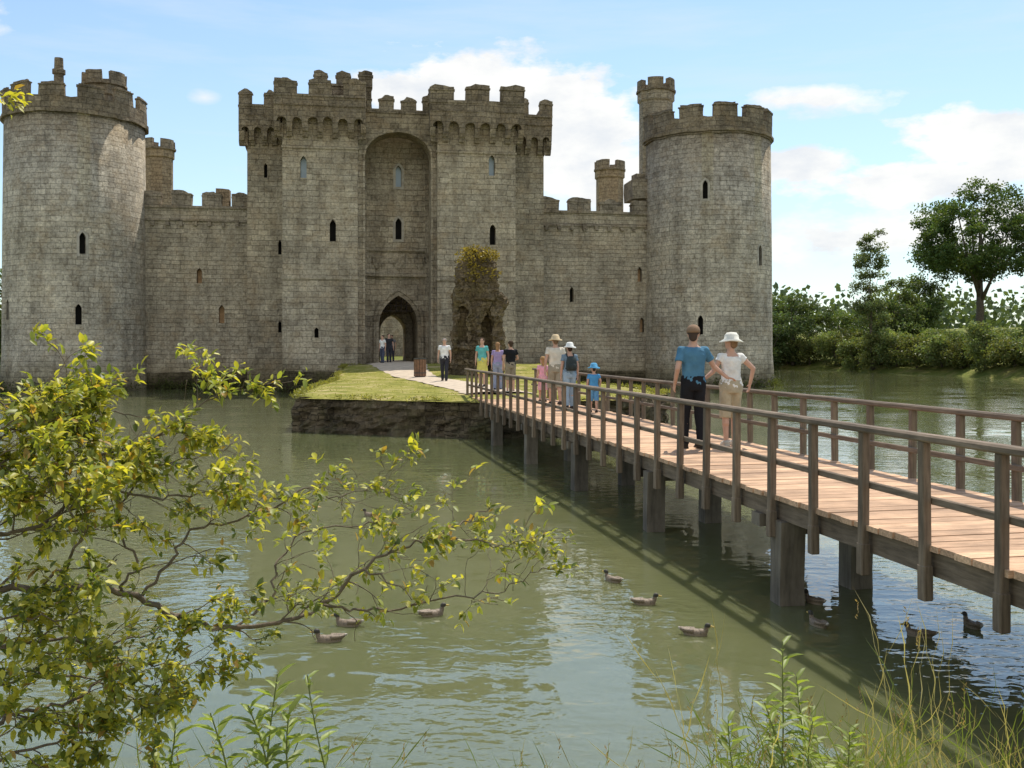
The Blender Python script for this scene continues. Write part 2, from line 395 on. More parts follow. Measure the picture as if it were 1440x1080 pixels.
def turret(cx,cy,r,z0,z1,n=8,mat=S_TOWER,parent=castle,name='stair_turret',mer=4,seed=1,corb=True):
    t=MB(); t.cyl(cx,cy,[(r,z0),(r,z1-1.6),(r+.12,z1-1.5),(r+.12,z1-.75)],n,a0=math.pi/8)
    o=finish(t,name,mat,parent)
    p=MB(); 
    for i in range(mer):
        a0=2*math.pi*(i+.15)/mer; a1=a0+2*math.pi/mer*.68; p.arc(cx,cy,r-.25,r+.14,a0,a1,z1-.77,z1-random.Random(seed+i).uniform(0,.14),4)
    p.arc(cx,cy,r-.2,r+.2,0,2*math.pi,z1-.9,z1-.76,16)
    finish(p,'parapet',S_PAR,o,rg=(0,.03)); return o
turret(37.45,1.0,1.15,8,20.9,parent=castle,mer=5,seed=4)
turret(1.3,2.0,1.2,15,20.0,parent=castle,mer=5,seed=8,mat=S_PAR)
turret(1.45,20,1.1,6,19.5,mat=S_WARM,mer=4,seed=2)
turret(39.3,20,1.2,6,18.9,mat=S_WARM,mer=4,seed=6)
cb=MB(); cb.cyl(-.5,-1.5,[(.34,15.5),(.28,18.9),(.38,18.95),(.38,19.2),(.27,19.25),(.25,19.9)],12); finish(cb,'chimney',S_PAR,castle)
cb=MB(); cb.box(7.7,8.6,5.5,6.6,9,13.4); finish(cb,'chimney',S_WARM,castle,rg=(1,.03))
cb=MB(); cb.box(8.75,9.6,5.6,6.5,9,13.1); finish(cb,'chimney',S_WARM,castle,rg=(1,.03))
for (a,b) in ((0,44),(40.75,44)):
    mb=MB(); mb.cyl(a,b,[(4.4,-1.4),(4.35,16.9)],40); finish(mb,'corner_tower',S_TOWER,castle,(a,b,4.4))
def curtain(a0,a1,b0,b1,zt,name='curtain_wall',wins=(),bat=None,front=True):
    mb=MB(); mb.box(a0,a1,b0,b1,-1.4,zt); me=mb.mesh(name); cm=MB()
    for a,z,w_,h,pn in wins: window(cm,(a,b0,z),-math.pi/2,w_,h,pn)
    if wins: me=cut(me,cm)
    o=finish(me,name,S_WALL,castle); flush(o,S_WALL)
    p=MB()
    if front:
        merlons(p,(a0,b0-.08),(a1,b0-.08),zt,zt+.98,.5,gap=.66,pitch=2.0,out=(0,-1),seed=int(a0*10))
        p.prism([(a0,zt-1.0),(a1,zt-1.0),(a1,zt-.85),(a0,zt-.85)],(0,b0,0),(1,0,0),(0,-1,0),-.05,.1)
        k=a0+.6
        while k<a1-.3:
            p.box(k,k+.22,b0-.16,b0+.05,zt-1.28,zt-1.01); k+=.85
    else: p.box(a0+.1,a1-.1,b0,b1-.1,zt,zt+.5)
    finish(p,'battlement',S_PAR,o,rg=(1,.05),seed=2)
    pl=MB(); pl.box(a0,a1,b0-.22,b0,-1.4,1.0)
    if front: finish(pl,'plinth',S_RUB,o,rg=(3,.05))
    return o
curtain(3.9,10.6,0,2,11.45,wins=[(7.4,6.6,.32,.95,M_BRICKW),(8.75,4.1,.34,1.15,M_BRICKW)])
curtain(28.9,36.9,0,2,11.65,wins=[(36.0,7.0,.3,1.0,M_BRICKW),(31.3,5.6,.26,1.0,M_DARK),(36.15,3.6,.3,1.0,M_BRICKW)])
mb=MB(); mb.box(35.5,36.9,-.05,2.2,12.6,13.9); mb.box(35.9,36.5,.4,1.6,13.9,14.4); finish(mb,'raised_wall',S_PAR,castle,rg=(1,.04))
curtain(3,38,42,44,11.5,wins=(),front=False)
mb=MB(); mb.box(-3.5,-1.5,3,42,-1.4,11.5); finish(mb,'curtain_wall',S_WALL,castle)
mb=MB(); mb.box(42.2,44.2,3,42,-1.4,11.5); finish(mb,'curtain_wall',S_WALL,castle)

GC=19.72
mb=MB(); mb.box(10.5,29.0,-2,7,-1.4,17.0); me=mb.mesh(); c1=MB()
c1.prism(parch(2.4,4.2,2.4),(GC,-2,1.62),(1,0,0),(0,-1,0),-5.0,1.0)
me=cut(me,c1); c2=MB(); c2.prism(parch(1.75,3.2,2.1),(GC-.1,-2,1.62),(1,0,0),(0,-1,0),-10.0,-4.9)
me=cut(me,c2); c3=MB()
window(c3,(GC,-2,12.65),-math.pi/2,.36,1.35,M_GLASS); window(c3,(GC,-2,9.35),-math.pi/2,.38,1.35)
window(c3,(12.45,-2,8.3),-math.pi/2,.2,.9,frame=False); window(c3,(12.45,-2,3.5),-math.pi/2,.2,.7,frame=False); window(c3,(11.6,-2,13.0),-math.pi/2,.2,.9,frame=False)
me=cut(me,c3)
gate=finish(me,'gatehouse',S_GATE,castle); flush(gate)
p=MB(); b_=-2-OV
machic(p,(10.5-OV,b_),(12.3,b_),(0,-1),seed=1); machic(p,(27.16,b_),(29+OV,b_),(0,-1),seed=2)
machic(p,(10.5-OV,-2.2),(10.5-OV,7.5),(-1,0),seed=3); machic(p,(29+OV,-2.2),(29+OV,7.5),(1,0),seed=4)
merlons(p,(10,7.5),(29.5,7.5),17,18.3,.42,out=(0,1),seed=9)
finish(p,'parapet',S_PAR,gate,rg=(0,.04))
p=MB()
p.ring(parch(2.4,4.2,2.4),parch(2.8,4.48,2.46),(GC,-2,1.62),(1,0,0),(0,-1,0),-.3,.07)
p.ring(parch(2.84,4.5,2.47),parch(3.1,4.7,2.5),(GC,-2,1.62),(1,0,0),(0,-1,0),-.1,.16)
finish(p,'gate_surround',S_GATE,gate,rg=(0,.012))
for z0,z1,d in ((7.0,7.2,.26),(8.6,8.7,.14)):
    p=MB(); p.box(17.3,21.8,-2-d,-1.95,z0,z1); finish(p,'string_course',S_GATE,gate,rg=(2,.02))
for sx_ in (17.62,21.5):
    p=MB(); p.box(sx_-.12,sx_+.12,-2.22,-1.95,1.4,14.2); finish(p,'wall_shaft',S_GATE,gate,rg=(2,.02))
for k in (-1,0,1):
    p=MB(); q=.38 if k==0 else .3
    p.prism([(-q,0.3),(0,-.2),(q,.3),(q,.7),(-q,.7)],(GC+k*1.3,-2,7.6),(1,0,0),(0,-1,0),-.02,.10); finish(p,'stone_shield',S_GATE,gate)
p=MB()
for k in range(8): p.box(GC-1.15+k*.33,GC-1.08+k*.33,-1.5,-1.42,4.8,5.85)
for k in range(3): p.box(GC-1.2,GC+1.2,-1.52,-1.40,4.85+k*.32,4.92+k*.32)
finish(p,'portcullis',simple('old_oak',(.03,.022,.016),.8,6,.3,.2),gate)
mb=MB(); mb.box(17.0,22.0,-4.5,-2.9,-1.4,16.75); me=mb.mesh(); c1=MB(); c1.prism(rarch(3.95,14.1),(GC-.15,-4.5,1.45),(1,0,0),(0,-1,0),-3,1)
me=cut(me,c1); ga=finish(me,'gate_arch',S_GATE,castle)
p=MB(); p.ring(rarch(3.95,14.1),rarch(4.2,14.25),(GC-.15,-4.5,1.45),(1,0,0),(0,-1,0),-.2,.06); finish(p,'arch_moulding',S_GATE,ga,rg=(0,.01))
p=MB(); p.box(17.12,21.93,-4.53,-4.12,16.6,16.9); merlons(p,(17.1,-4.55),(21.95,-4.55),16.8,17.8,.45,gap=.42,pitch=1.3,out=(0,-1),seed=5); finish(p,'parapet',S_PAR,ga,rg=(1,.03))
def gate_tower(a0,a1,wins,seed):
    mb=MB(); mb.box(a0,a1,-5,-1.9,-1.4,17.0); me=mb.mesh(); cm=MB()
    for a,z,w_,h,pn in wins: window(cm,(a,-5,z),-math.pi/2,w_,h,pn)
    me=cut(me,cm); o=finish(me,'gate_tower',S_GATE,castle); flush(o,S_GATE)
    p=MB()
    machic(p,(a0-OV,-5-OV),(a1+OV,-5-OV),(0,-1),seed=seed)
    machic(p,(a0-OV,-5.1),(a0-OV,-1.6),(-1,0),seed=seed+1); machic(p,(a1+OV,-5.1),(a1+OV,-1.6),(1,0),seed=seed+2)
    finish(p,'parapet',S_PAR,o,rg=(0,.04),seed=seed)
    q=MB(); q.prism([(0,-1.4),(a1-a0+.6,-1.4),(a1-a0+.36,1.1),(.24,1.2)],(a0-.3,-5,0),(1,0,0),(0,-1,0),-2.8,.3); finish(q,'plinth',S_RUB,o,rg=(3,.05))
    for z in (14.3,6.6):
        q=MB(); q.box(a0-.05,a1+.05,-5.06,-2,z,z+.12); finish(q,'string_course',S_GATE,o,rg=(2,.015))
    return o
gate_tower(12.79,17.16,[(14.0,12.55,.36,1.3,M_GLASS),(15.7,8.85,.36,1.3,M_DARK),(14.75,3.15,.24,.6,M_DARK)],21)
gate_tower(21.89,26.66,[(25.2,13.0,.36,1.25,M_GLASS),(25.25,8.8,.36,1.25,M_DARK)],31)
mb=MB(); mb.box(14.6,18.0,-4.0,-.8,16.5,18.4); o=finish(mb,'turret_stage',S_PAR,castle,rg=(2,.03))
p=MB(); merlons(p,(14.55,-4.05),(18.05,-4.05),18.4,19.3,.4,gap=.5,pitch=1.3,out=(0,-1),seed=4); merlons(p,(14.55,-.75),(18.05,-.75),18.4,19.3,.4,gap=.5,pitch=1.3,out=(0,1),seed=6); finish(p,'parapet',S_PAR,o,rg=(0,.03))

# ---------------------------------------------------------------- terrain, water
def sm(x): x=min(1,max(0,x)); return x*x*(3-2*x)
def sdf(a,b):
    cx,cy,hx,hy,r=17.5,0.5,52.5,60.5,22
    qx=abs(a-cx)-(hx-r); qy=abs(b-cy)-(hy-r)
    if b<-30: r2=6; qx=abs(a-cx)-(hx-r2); qy=abs(b-cy)-(hy-r2); r=r2
    return math.hypot(max(qx,0),max(qy,0))+min(max(qx,qy),0)-r
def gz(x,y):
    a,b=w2loc(x,y); d=sdf(a,b)+ (0 if b<-50 else 1.2*noise.noise(Vector((a*.08,b*.08,0))))
    if d<0: return -1.5+1.5*sm((d+3)/3)
    z=1.06*sm(d/2.2)+.12*noise.noise(Vector((x*.3,y*.3,3)))*sm(d/4)*sm((math.hypot(x,y)-9)/10)
    if y>40: z+=sm((d-4)/45)*(4.4 if a>30 else 1.5)
    z+=sm((d-150)/700)*(3+10*(noise.noise(Vector((x*.002,y*.002,0)))+.3)); return z
def axis(segs):
    r=[]
    for lo,hi,st in segs: r+=list(np.arange(lo,hi,st))
    return r
xa=axis([(-2600,-600,250),(-600,-120,40),(-120,-30,4),(-30,30,1.5),(30,130,3),(130,600,40),(600,2601,250)])
ya=axis([(-2600,-400,250),(-400,-40,40),(-40,-4,3),(-4,12,.5),(12,76,4),(76,150,2.5),(150,600,40),(600,3001,250)])
V=[(x,y,gz(x,y)) for y in ya for x in xa]; nx=len(xa)
Fc=[(j*nx+i,j*nx+i+1,(j+1)*nx+i+1,(j+1)*nx+i) for j in range(len(ya)-1) for i in range(nx-1)]
me=bpy.data.meshes.new('ground'); me.from_pydata(V,[],Fc)
def grassmat(name,cs):
    m,nt,b=newmat(name); tc=N(nt,'ShaderNodeTexCoord')
    n1=N(nt,'ShaderNodeTexNoise',i_Scale=.8,i_Detail=9.0,i_Roughness=.7); L(nt,tc.outputs['Object'],n1.inputs['Vector'])
    n2=N(nt,'ShaderNodeTexNoise',i_Scale=15.0,i_Detail=5.0); L(nt,tc.outputs['Object'],n2.inputs['Vector'])
    c=ramp(nt,n1.outputs[0],[(.36,cs[0]),(.5,cs[1]),(.62,cs[2])]); c=mixc(nt,.7,c,ramp(nt,n2.outputs[0],[(.3,(.5,.5,.45)),(.7,(1.3,1.3,1.2))]),'MULTIPLY')
    L(nt,c,b.inputs['Base Color']); b.inputs['Roughness'].default_value=.95; b.inputs['Specular IOR Level'].default_value=.1
    bp=N(nt,'ShaderNodeBump',i_Strength=.8,i_Distance=.06); L(nt,n2.outputs[0],bp.inputs['Height']); L(nt,bp.outputs[0],b.inputs['Normal']); return m
M_GRASS=grassmat('meadow_grass',((.09,.12,.025),(.15,.17,.04),(.24,.21,.08)))
obj('ground',me,M_GRASS,smooth=True,kind='structure')
M_WATER,nt,b=newmat('moat_water'); tc=N(nt,'ShaderNodeTexCoord')
n1=N(nt,'ShaderNodeTexNoise',i_Scale=.12,i_Detail=3.0); L(nt,tc.outputs['Object'],n1.inputs['Vector'])
L(nt,ramp(nt,n1.outputs[0],[(.35,(.118,.134,.060)),(.65,(.155,.162,.076))]),b.inputs['Base Color'])
b.inputs['Roughness'].default_value=.015; b.inputs['IOR'].default_value=1.8; b.inputs['Specular IOR Level'].default_value=.5
b.inputs['Subsurface Weight'].default_value=.9; b.inputs['Subsurface Radius'].default_value=(1.0,1.0,.7); b.inputs['Subsurface Scale'].default_value=1.0
mp=N(nt,'ShaderNodeMapping'); mp.inputs['Scale'].default_value=(1.3,1.9,1); mp.inputs['Rotation'].default_value=(0,0,.15); L(nt,tc.outputs['Object'],mp.inputs['Vector'])
r1=N(nt,'ShaderNodeTexNoise',i_Scale=1.0,i_Detail=1.5,i_Distortion=.3); L(nt,mp.outputs[0],r1.inputs['Vector'])
r2=N(nt,'ShaderNodeTexNoise',i_Scale=4.2,i_Detail=2.0,i_Distortion=.3); L(nt,mp.outputs[0],r2.inputs['Vector'])
pn_=N(nt,'ShaderNodeTexNoise',i_Scale=.28,i_Detail=2.0); L(nt,tc.outputs['Object'],pn_.inputs['Vector'])
patch=math_(nt,'DIVIDE',math_(nt,'SUBTRACT',pn_.outputs[0],.38),.22,True)
hh=math_(nt,'ADD',math_(nt,'MULTIPLY',r1.outputs[0],.6),math_(nt,'MULTIPLY',r2.outputs[0],math_(nt,'MULTIPLY',patch,.5)))
bp=N(nt,'ShaderNodeBump',i_Strength=.36,i_Distance=.06); L(nt,hh,bp.inputs['Height']); L(nt,bp.outputs[0],b.inputs['Normal'])
me=bpy.data.meshes.new('water'); q=[loc2w(a,b_,0) for a,b_ in ((-45,-63),(80,-63),(80,70),(-45,70))]; me.from_pydata([tuple(v) for v in q],[],[(0,1,2,3)])
obj('water',me,M_WATER,kind='structure')
mb=MB(); mb.box(-1.5,42.2,6.98,42.1,1.0,1.63); o=obj('courtyard_ground',mb.mesh(),M_GRASS,kind='structure'); o.location=CL; o.rotation_euler=(0,0,CA)

IS=[(-6.7,30.8),(-3.7,29.4),(-.6,28.3),(3.2,29.6),(5.2,33.5),(4.6,38),(2.6,42),(2.2,50),(2.6,58.5),(-9.6,57.2),(-8.8,50),(-8.2,46),(-7.8,40),(-7.3,35)]
def dens(P,st):
    R=[]
    for i in range(len(P)):
        a=Vector(P[i]);b=Vector(P[(i+1)%len(P)]); n=max(1,int((b-a).length/st))
        for k in range(n): R.append(a+(b-a)*k/n)
    return R
ID=dens(IS,.2)
def itop(x,y): return 1.08+.5*sm((y-47)/11)
cen=Vector((-2,42))
V=[];n=len(ID); lv=[-1.4,-.2,0,.1,.2,.3,.4,.5,.6,.7,.8,.9,1.04]
for k,z in enumerate(lv):
    for p in ID:
        top=itop(p.x,p.y)+.09*noise.noise(Vector((p.x*1.5,p.y*1.5,0))); zz=z if z<.85 else z-1.08+top
        cell=noise.cell(Vector((round(p.x*2.3)+.5,round(p.y*2.3)+.5,math.floor(zz*5)+.5)))
        jj=noise.noise(Vector((p.x*1.1,p.y*1.1,zz*2)))*.2+noise.noise(Vector((p.x*5,p.y*5,zz*8)))*.14+cell*.10
        off=(p-cen).normalized()*(jj+.16-.16*max(0,zz)); V.append((p.x+off.x,p.y+off.y,zz))
Fc=[(k*n+i,k*n+(i+1)%n,(k+1)*n+(i+1)%n,(k+1)*n+i) for k in range(len(lv)-1) for i in range(n)]
me=bpy.data.meshes.new('retaining_wall'); me.from_pydata(V,[],Fc); fixn(me); uvmap(me)
obj('retaining_wall',me,S_BANK,label='low dark rubble stone retaining wall around grassy islet',category='wall')
def inside(x,y,P):
    c=False;j=len(P)-1
    for i in range(len(P)):
        if (P[i][1]>y)!=(P[j][1]>y) and x<(P[j][0]-P[i][0])*(y-P[i][1])/(P[j][1]-P[i][1])+P[i][0]: c=not c
        j=i
    return c
from mathutils.geometry import delaunay_2d_cdt
pts=[]
for p in ID[::2]:
    u=(p-cen).normalized(); k_=.08+.16*noise.noise(Vector((p.x*1.3,p.y*1.3,7))); pts.append(Vector((p.x+u.x*k_,p.y+u.y*k_)))
nb=len(pts)
y=29.
while y<58:
    x=-9.5
    while x<5.2:
        if inside(x,y,IS): pts.append(Vector((x+random.uniform(-.2,.2),y+random.uniform(-.2,.2))))
        x+=.8
    y+=.8
r=delaunay_2d_cdt(pts,[(i,(i+1)%nb) for i in range(nb)],[],1,1e-5)
V=[]
for p in r[0]:
    d=min(((p-q_).length for q_ in ID))
    V.append((p.x,p.y,itop(p.x,p.y)+ (-.06 if d<.25 else .05+.07*noise.noise(Vector((p.x*.8,p.y*.8,0))))))
me=bpy.data.meshes.new('islet_ground'); me.from_pydata(V,[],[tuple(f) for f in r[2]]); fixn(me)
if me.polygons[0].normal.z<0: me.flip_normals()
obj('islet_ground',me,grassmat('islet_grass',((.15,.16,.035),(.27,.255,.06),(.42,.34,.17))),smooth=True,kind='structure')
M_PATH=simple('sandy_path',(.50,.41,.31),.95,3,.18,.3,30)
PA=[(-.35,30.9,1.15),(-.9,34,1.1),(-1.9,38,1.1),(-3.2,43,1.0),(-4.6,48,1.0),(-5.8,53,1.3),(-6.55,57,1.7),(-7.0,62,1.25)]
V=[];pp=[]
for i in range(len(PA)-1):
    for k in range(8):
        t=k/8; pp.append([PA[i][j]*(1-t)+PA[i+1][j]*t for j in range(3)])
pp.append(list(PA[-1]))
for i,(x,y_,h) in enumerate(pp):
    jl=.22*noise.noise(Vector((i*.7,0,0))); jr=.22*noise.noise(Vector((i*.7,9,0)))
    for u in (-1,-.5,0,.5,1): V.append((x+u*h+(jl if u<0 else jr)*abs(u),y_,itop(x,y_)+.135-(.07 if abs(u)==1 else 0)))
Fc=[(i*5+k,i*5+k+1,(i+1)*5+k+1,(i+1)*5+k) for i in range(len(pp)-1) for k in range(4)]
me=bpy.data.meshes.new('path'); me.from_pydata(V,[],Fc); obj('path',me,M_PATH,kind='structure')
mb=MB(); mb.box(GC-1.2,GC+1.2,-2.2,7.1,1.2,1.66); o=obj('passage_floor',mb.mesh(),M_PATH,kind='structure'); o.location=CL; o.rotation_euler=(0,0,CA)

def remesh(mb,vox,it=2,f=.5):
    me=mb.mesh() if isinstance(mb,MB) else mb; fixn(me)
    mods=[('REMESH',dict(mode='VOXEL',voxel_size=vox,use_smooth_shade=True))]
    if it: mods.append(('SMOOTH',dict(iterations=it,factor=f)))
    return evalmesh(me,mods)
mb=MB()
mb.box(-1.2,-.45,-.6,.7,0,4.3); mb.box(-.5,1.15,-.35,.75,0,4.1); mb.box(.72,1.2,-.6,.7,0,3.3)
mb.box(-1.05,-.1,-.55,.75,4.0,5.3); mb.box(-.3,.95,-.5,.7,3.8,4.9); mb.box(-.9,.8,-.45,.65,4.7,5.7); mb.box(-.55,.45,-.3,.55,5.5,6.25); mb.box(1.0,1.4,-.3,.4,3.3,3.9)
mb.box(-1.55,-1.1,-.3,.5,0,.9); mb.box(-.12,.05,-.6,0,0,3.6); mb.box(-1.32,-1.1,-.2,.3,3.5,4.2)
me=remesh(mb,.07,0); c1=MB(); c1.prism(parch(.66,3.1,2.0),(.38,-.6,.0),(1,0,0),(0,-1,0),-1.1,1); c1.prism(parch(.5,1.9,1.2),(-.8,-.6,1.6),(1,0,0),(0,-1,0),-.45,1)
me=cut(me,c1); rough(me,0,.12,sc=1.7); rough(me,0,.07,sc=5.5)
bar=empty('ruined_barbican',(-1.7,50,1.2),.1,label='ragged ruined stone barbican fragment overgrown with plants',category='ruin')
fixn(me); uvmap(me); me.materials.clear(); me.polygons.foreach_set('use_smooth',[False]*len(me.polygons)); obj('masonry',me,S_RUIN,bar)

# ---------------------------------------------------------------- leaf meshes
def leafmesh(name,C,D,Nn,size,wid,col,mat,detail=False,parent=None,loc=None):
    C=np.asarray(C,float);D=np.asarray(D,float);Nn=np.asarray(Nn,float);n=len(C)
    D/=np.linalg.norm(D,axis=1)[:,None]+1e-9
    S=np.cross(D,Nn); S/=np.linalg.norm(S,axis=1)[:,None]+1e-9; U=np.cross(S,D)
    size=np.broadcast_to(size,(n,))[:,None]; wid=np.broadcast_to(wid,(n,))[:,None]
    if detail:
        T=[(0,0,0),(.3,.5,.10),(.3,-.5,.10),(.7,.42,.04),(.7,-.42,.04),(1,0,-.12),(.32,0,0),(.7,0,-.03)]
        fs=[(0,2,6),(0,6,1),(6,2,4,7),(6,7,3,1),(7,4,5),(7,5,3)]
    else:
        T=[(0,0,0),(.5,.5,.12),(1,0,0),(.5,-.5,.12)]; fs=[(0,3,2,1)]
    k=len(T); V=np.zeros((n,k,3))
    for i,(l,s_,u) in enumerate(T): V[:,i]=C+D*l*size+S*s_*wid+U*u*size
    base=(np.arange(n)*k)[:,None]
    loops=np.concatenate([base+np.array(f)[None] for f in fs],axis=1).ravel()
    tot=np.tile([len(f) for f in fs],n); st=np.concatenate([[0],np.cumsum(tot)[:-1]])
    me=bpy.data.meshes.new(name); me.vertices.add(n*k); me.vertices.foreach_set('co',V.ravel())
    me.loops.add(len(loops)); me.loops.foreach_set('vertex_index',loops.astype(np.int32))
    me.polygons.add(len(tot)); me.polygons.foreach_set('loop_start',st.astype(np.int32)); me.polygons.foreach_set('loop_total',tot.astype(np.int32))
    me.update(calc_edges=True); me.validate()
    ca=me.color_attributes.new('tint','FLOAT_COLOR','POINT')
    cc=np.ones((n,k,4)); cc[:,:,:3]=np.asarray(col)[:,None,:]; ca.data.foreach_set('color',cc.ravel())
    return obj(name,me,mat,parent,loc=loc)
M_LEAF=foliage('shrub_leaves',.45,.2,1.2); M_TREE=foliage('tree_leaves',.3,.06); M_BLADE=foliage('grass_blades',.4,.1)
M_BARK=simple('bark',(.12,.10,.075),.9,8,.35,.6); M_TWIG=simple('twig_bark',(.15,.115,.08),.8,30,.3,.4)
def unit(n): 
    v=rng.normal(size=(n,3)); return v/np.linalg.norm(v,axis=1)[:,None]
def tree(name,label,x,y,h,cw,ch,clumps,per,ls,col,clr=1.2,tr=.25,zb=None,cat='tree',lowcut=-.9):
    z0=gz(x,y)-.15 if zb is None else zb
    t=empty(name,(x,y,z0),label=label,category=cat)
    cz=h-ch/2; cen=[]
    while len(cen)<clumps:
        u=unit(1)[0]*rng.uniform(.25,1)**.45
        if u[2]<lowcut: continue
        k=1+.28*noise.noise(Vector((u[0]*2+x,u[1]*2+y,u[2]*2)))
        cen.append(np.array([u[0]*(cw/2-clr*.5)*k,u[1]*(cw/2-clr*.5)*k,cz+u[2]*(ch/2-clr*.5)*k]))
    cen=np.array(cen); mb=MB()
    top=cz+ch*.1; P=[];R=[]
    for i in range(7):
        s=i/6; P.append((.25*noise.noise(Vector((x,s*3,1))),.25*noise.noise(Vector((y,s*3,5))),top*s)); R.append(tr*(1.25 if i==0 else 1-.7*s))
    mb.tube(P,R,10)
    for c in cen[rng.permutation(clumps)[:min(14,clumps)]]:
        s=rng.uniform(.35,.85); p0=Vector((0,0,top*s)); p1=Vector(c); m1=(p0+p1)/2+Vector((0,0,-.08*(p1-p0).length)); r0=tr*(1-.7*s)*.55
        mb.tube([p0,m1,p1],[r0,r0*.6,r0*.2],6)
    obj('trunk',mb.mesh('trunk'),M_BARK,t,smooth=True)
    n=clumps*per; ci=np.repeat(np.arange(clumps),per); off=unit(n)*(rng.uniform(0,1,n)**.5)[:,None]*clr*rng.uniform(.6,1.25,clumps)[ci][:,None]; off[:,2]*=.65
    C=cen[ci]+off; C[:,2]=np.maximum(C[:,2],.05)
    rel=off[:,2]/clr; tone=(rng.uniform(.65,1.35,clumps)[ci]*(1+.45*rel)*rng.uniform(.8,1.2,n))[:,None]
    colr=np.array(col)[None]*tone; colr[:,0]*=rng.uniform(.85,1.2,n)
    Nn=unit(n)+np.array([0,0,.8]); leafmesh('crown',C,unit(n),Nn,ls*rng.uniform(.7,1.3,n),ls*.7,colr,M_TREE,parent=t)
    return t
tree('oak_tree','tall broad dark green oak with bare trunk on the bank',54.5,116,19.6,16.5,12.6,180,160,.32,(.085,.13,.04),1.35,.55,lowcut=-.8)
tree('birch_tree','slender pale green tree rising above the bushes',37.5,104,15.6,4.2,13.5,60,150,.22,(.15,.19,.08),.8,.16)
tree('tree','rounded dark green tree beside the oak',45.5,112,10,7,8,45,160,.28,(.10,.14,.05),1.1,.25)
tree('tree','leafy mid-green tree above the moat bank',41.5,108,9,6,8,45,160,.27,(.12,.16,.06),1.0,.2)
bc=0
for b in np.arange(-6,62,3.4):
    a=40.
    while sdf(a,b)<1.3 and a<90: a+=.3
    for off_,hh_ in ((0,rng.uniform(2.6,4.8)),(3.6,rng.uniform(4.2,7.8))):
        p=loc2w(a+off_+rng.uniform(-.6,.6),b+rng.uniform(-.8,.8)); 
        if p.x/p.y>.75: continue
        if p.x/p.y>.41 and off_: hh_=min(hh_,3.6)
        w_=rng.uniform(4.6,6.6) if off_ else rng.uniform(4,5.2); bc+=1
        col=[(.115,.16,.055),(.16,.20,.075),(.085,.125,.04),(.13,.15,.05)][bc%4]
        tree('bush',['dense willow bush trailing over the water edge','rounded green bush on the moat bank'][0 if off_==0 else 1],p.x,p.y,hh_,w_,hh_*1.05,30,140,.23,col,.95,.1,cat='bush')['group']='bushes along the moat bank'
for (x,y,h,w_) in [(29.5,118,8.4,8),(33.5,119,9.2,8),(25,124,8.5,9),(60,103,11,10)]:
    tree('tree','wide leafy tree behind the waterside bushes',x,y,h,w_,h*.95,45,150,.29,(.10,.14,.055),1.2,.2)
for (x,y,h,w_) in [(-55,104,13,12),(-64,96,12,10),(-48,122,13,12),(-73,84,11,10),(70,92,13,12),(66,118,15,13),(80,105,14,13)]:
    tree('tree','leafy tree standing on the far moat bank',x,y,h,w_,h*.95,50,130,.42,(.09,.125,.04),1.5,.3)
Cw=[];
for k in range(700):
    x=rng.uniform(-260,260); y=rng.uniform(190,250); h=rng.uniform(5,9.5); z0=gz(x,y)
    for q in range(40): Cw.append((x+rng.normal()*2.6,y+rng.normal()*2,z0+rng.uniform(.0,1)*h))
Cw=np.array(Cw); n=len(Cw); leafmesh('distant_wood',Cw,unit(n),unit(n),1.3,1.1,np.array([[.09,.125,.06]])*rng.uniform(.7,1.3,(n,1)),M_TREE)['kind']='stuff'
n=3800; u=unit(n)*(rng.uniform(0,1,n)**.4)[:,None]; C=u*np.array([1.15,.8,.65])+np.array([-.05,-.1,5.85]); C[:n//3]=C[:n//3]*np.array([1.1,1.1,1])-np.array([0,0,.75])
n_=np.array([noise.noise(Vector(c*1.9)) for c in C])>-.1; C=C[n_]; n=len(C)
leafmesh('wall_plants',C,unit(n),unit(n)+np.array([0,0,.5]),.13,.09,np.array([[.30,.23,.05]])*rng.uniform(.4,1.4,(n,1)),M_TREE,parent=bar)
Cw=[]
for k in range(130):
    a=rng.uniform(-4,46); ins=(12.3<a<27.2)
    base=-5.5 if ins else (-2.4 if 10.4<a<29.1 else -.4)
    if a<4.4: base=-math.sqrt(max(0,4.4**2-a*a))-.1
    if a>36.3: base=-math.sqrt(max(0,4.6**2-(a-40.75)**2))-.1
    p=loc2w(a,base)
    for q in range(34): Cw.append((p.x+rng.normal()*.3,p.y+rng.normal()*.12,abs(rng.normal())*.26))
Cw=np.array(Cw); n=len(Cw); leafmesh('shore_weeds',Cw,unit(n)+np.array([0,0,.6]),unit(n),.16,.09,np.array([[.09,.105,.035]])*rng.uniform(.5,1.4,(n,1)),M_TREE)['kind']='stuff'

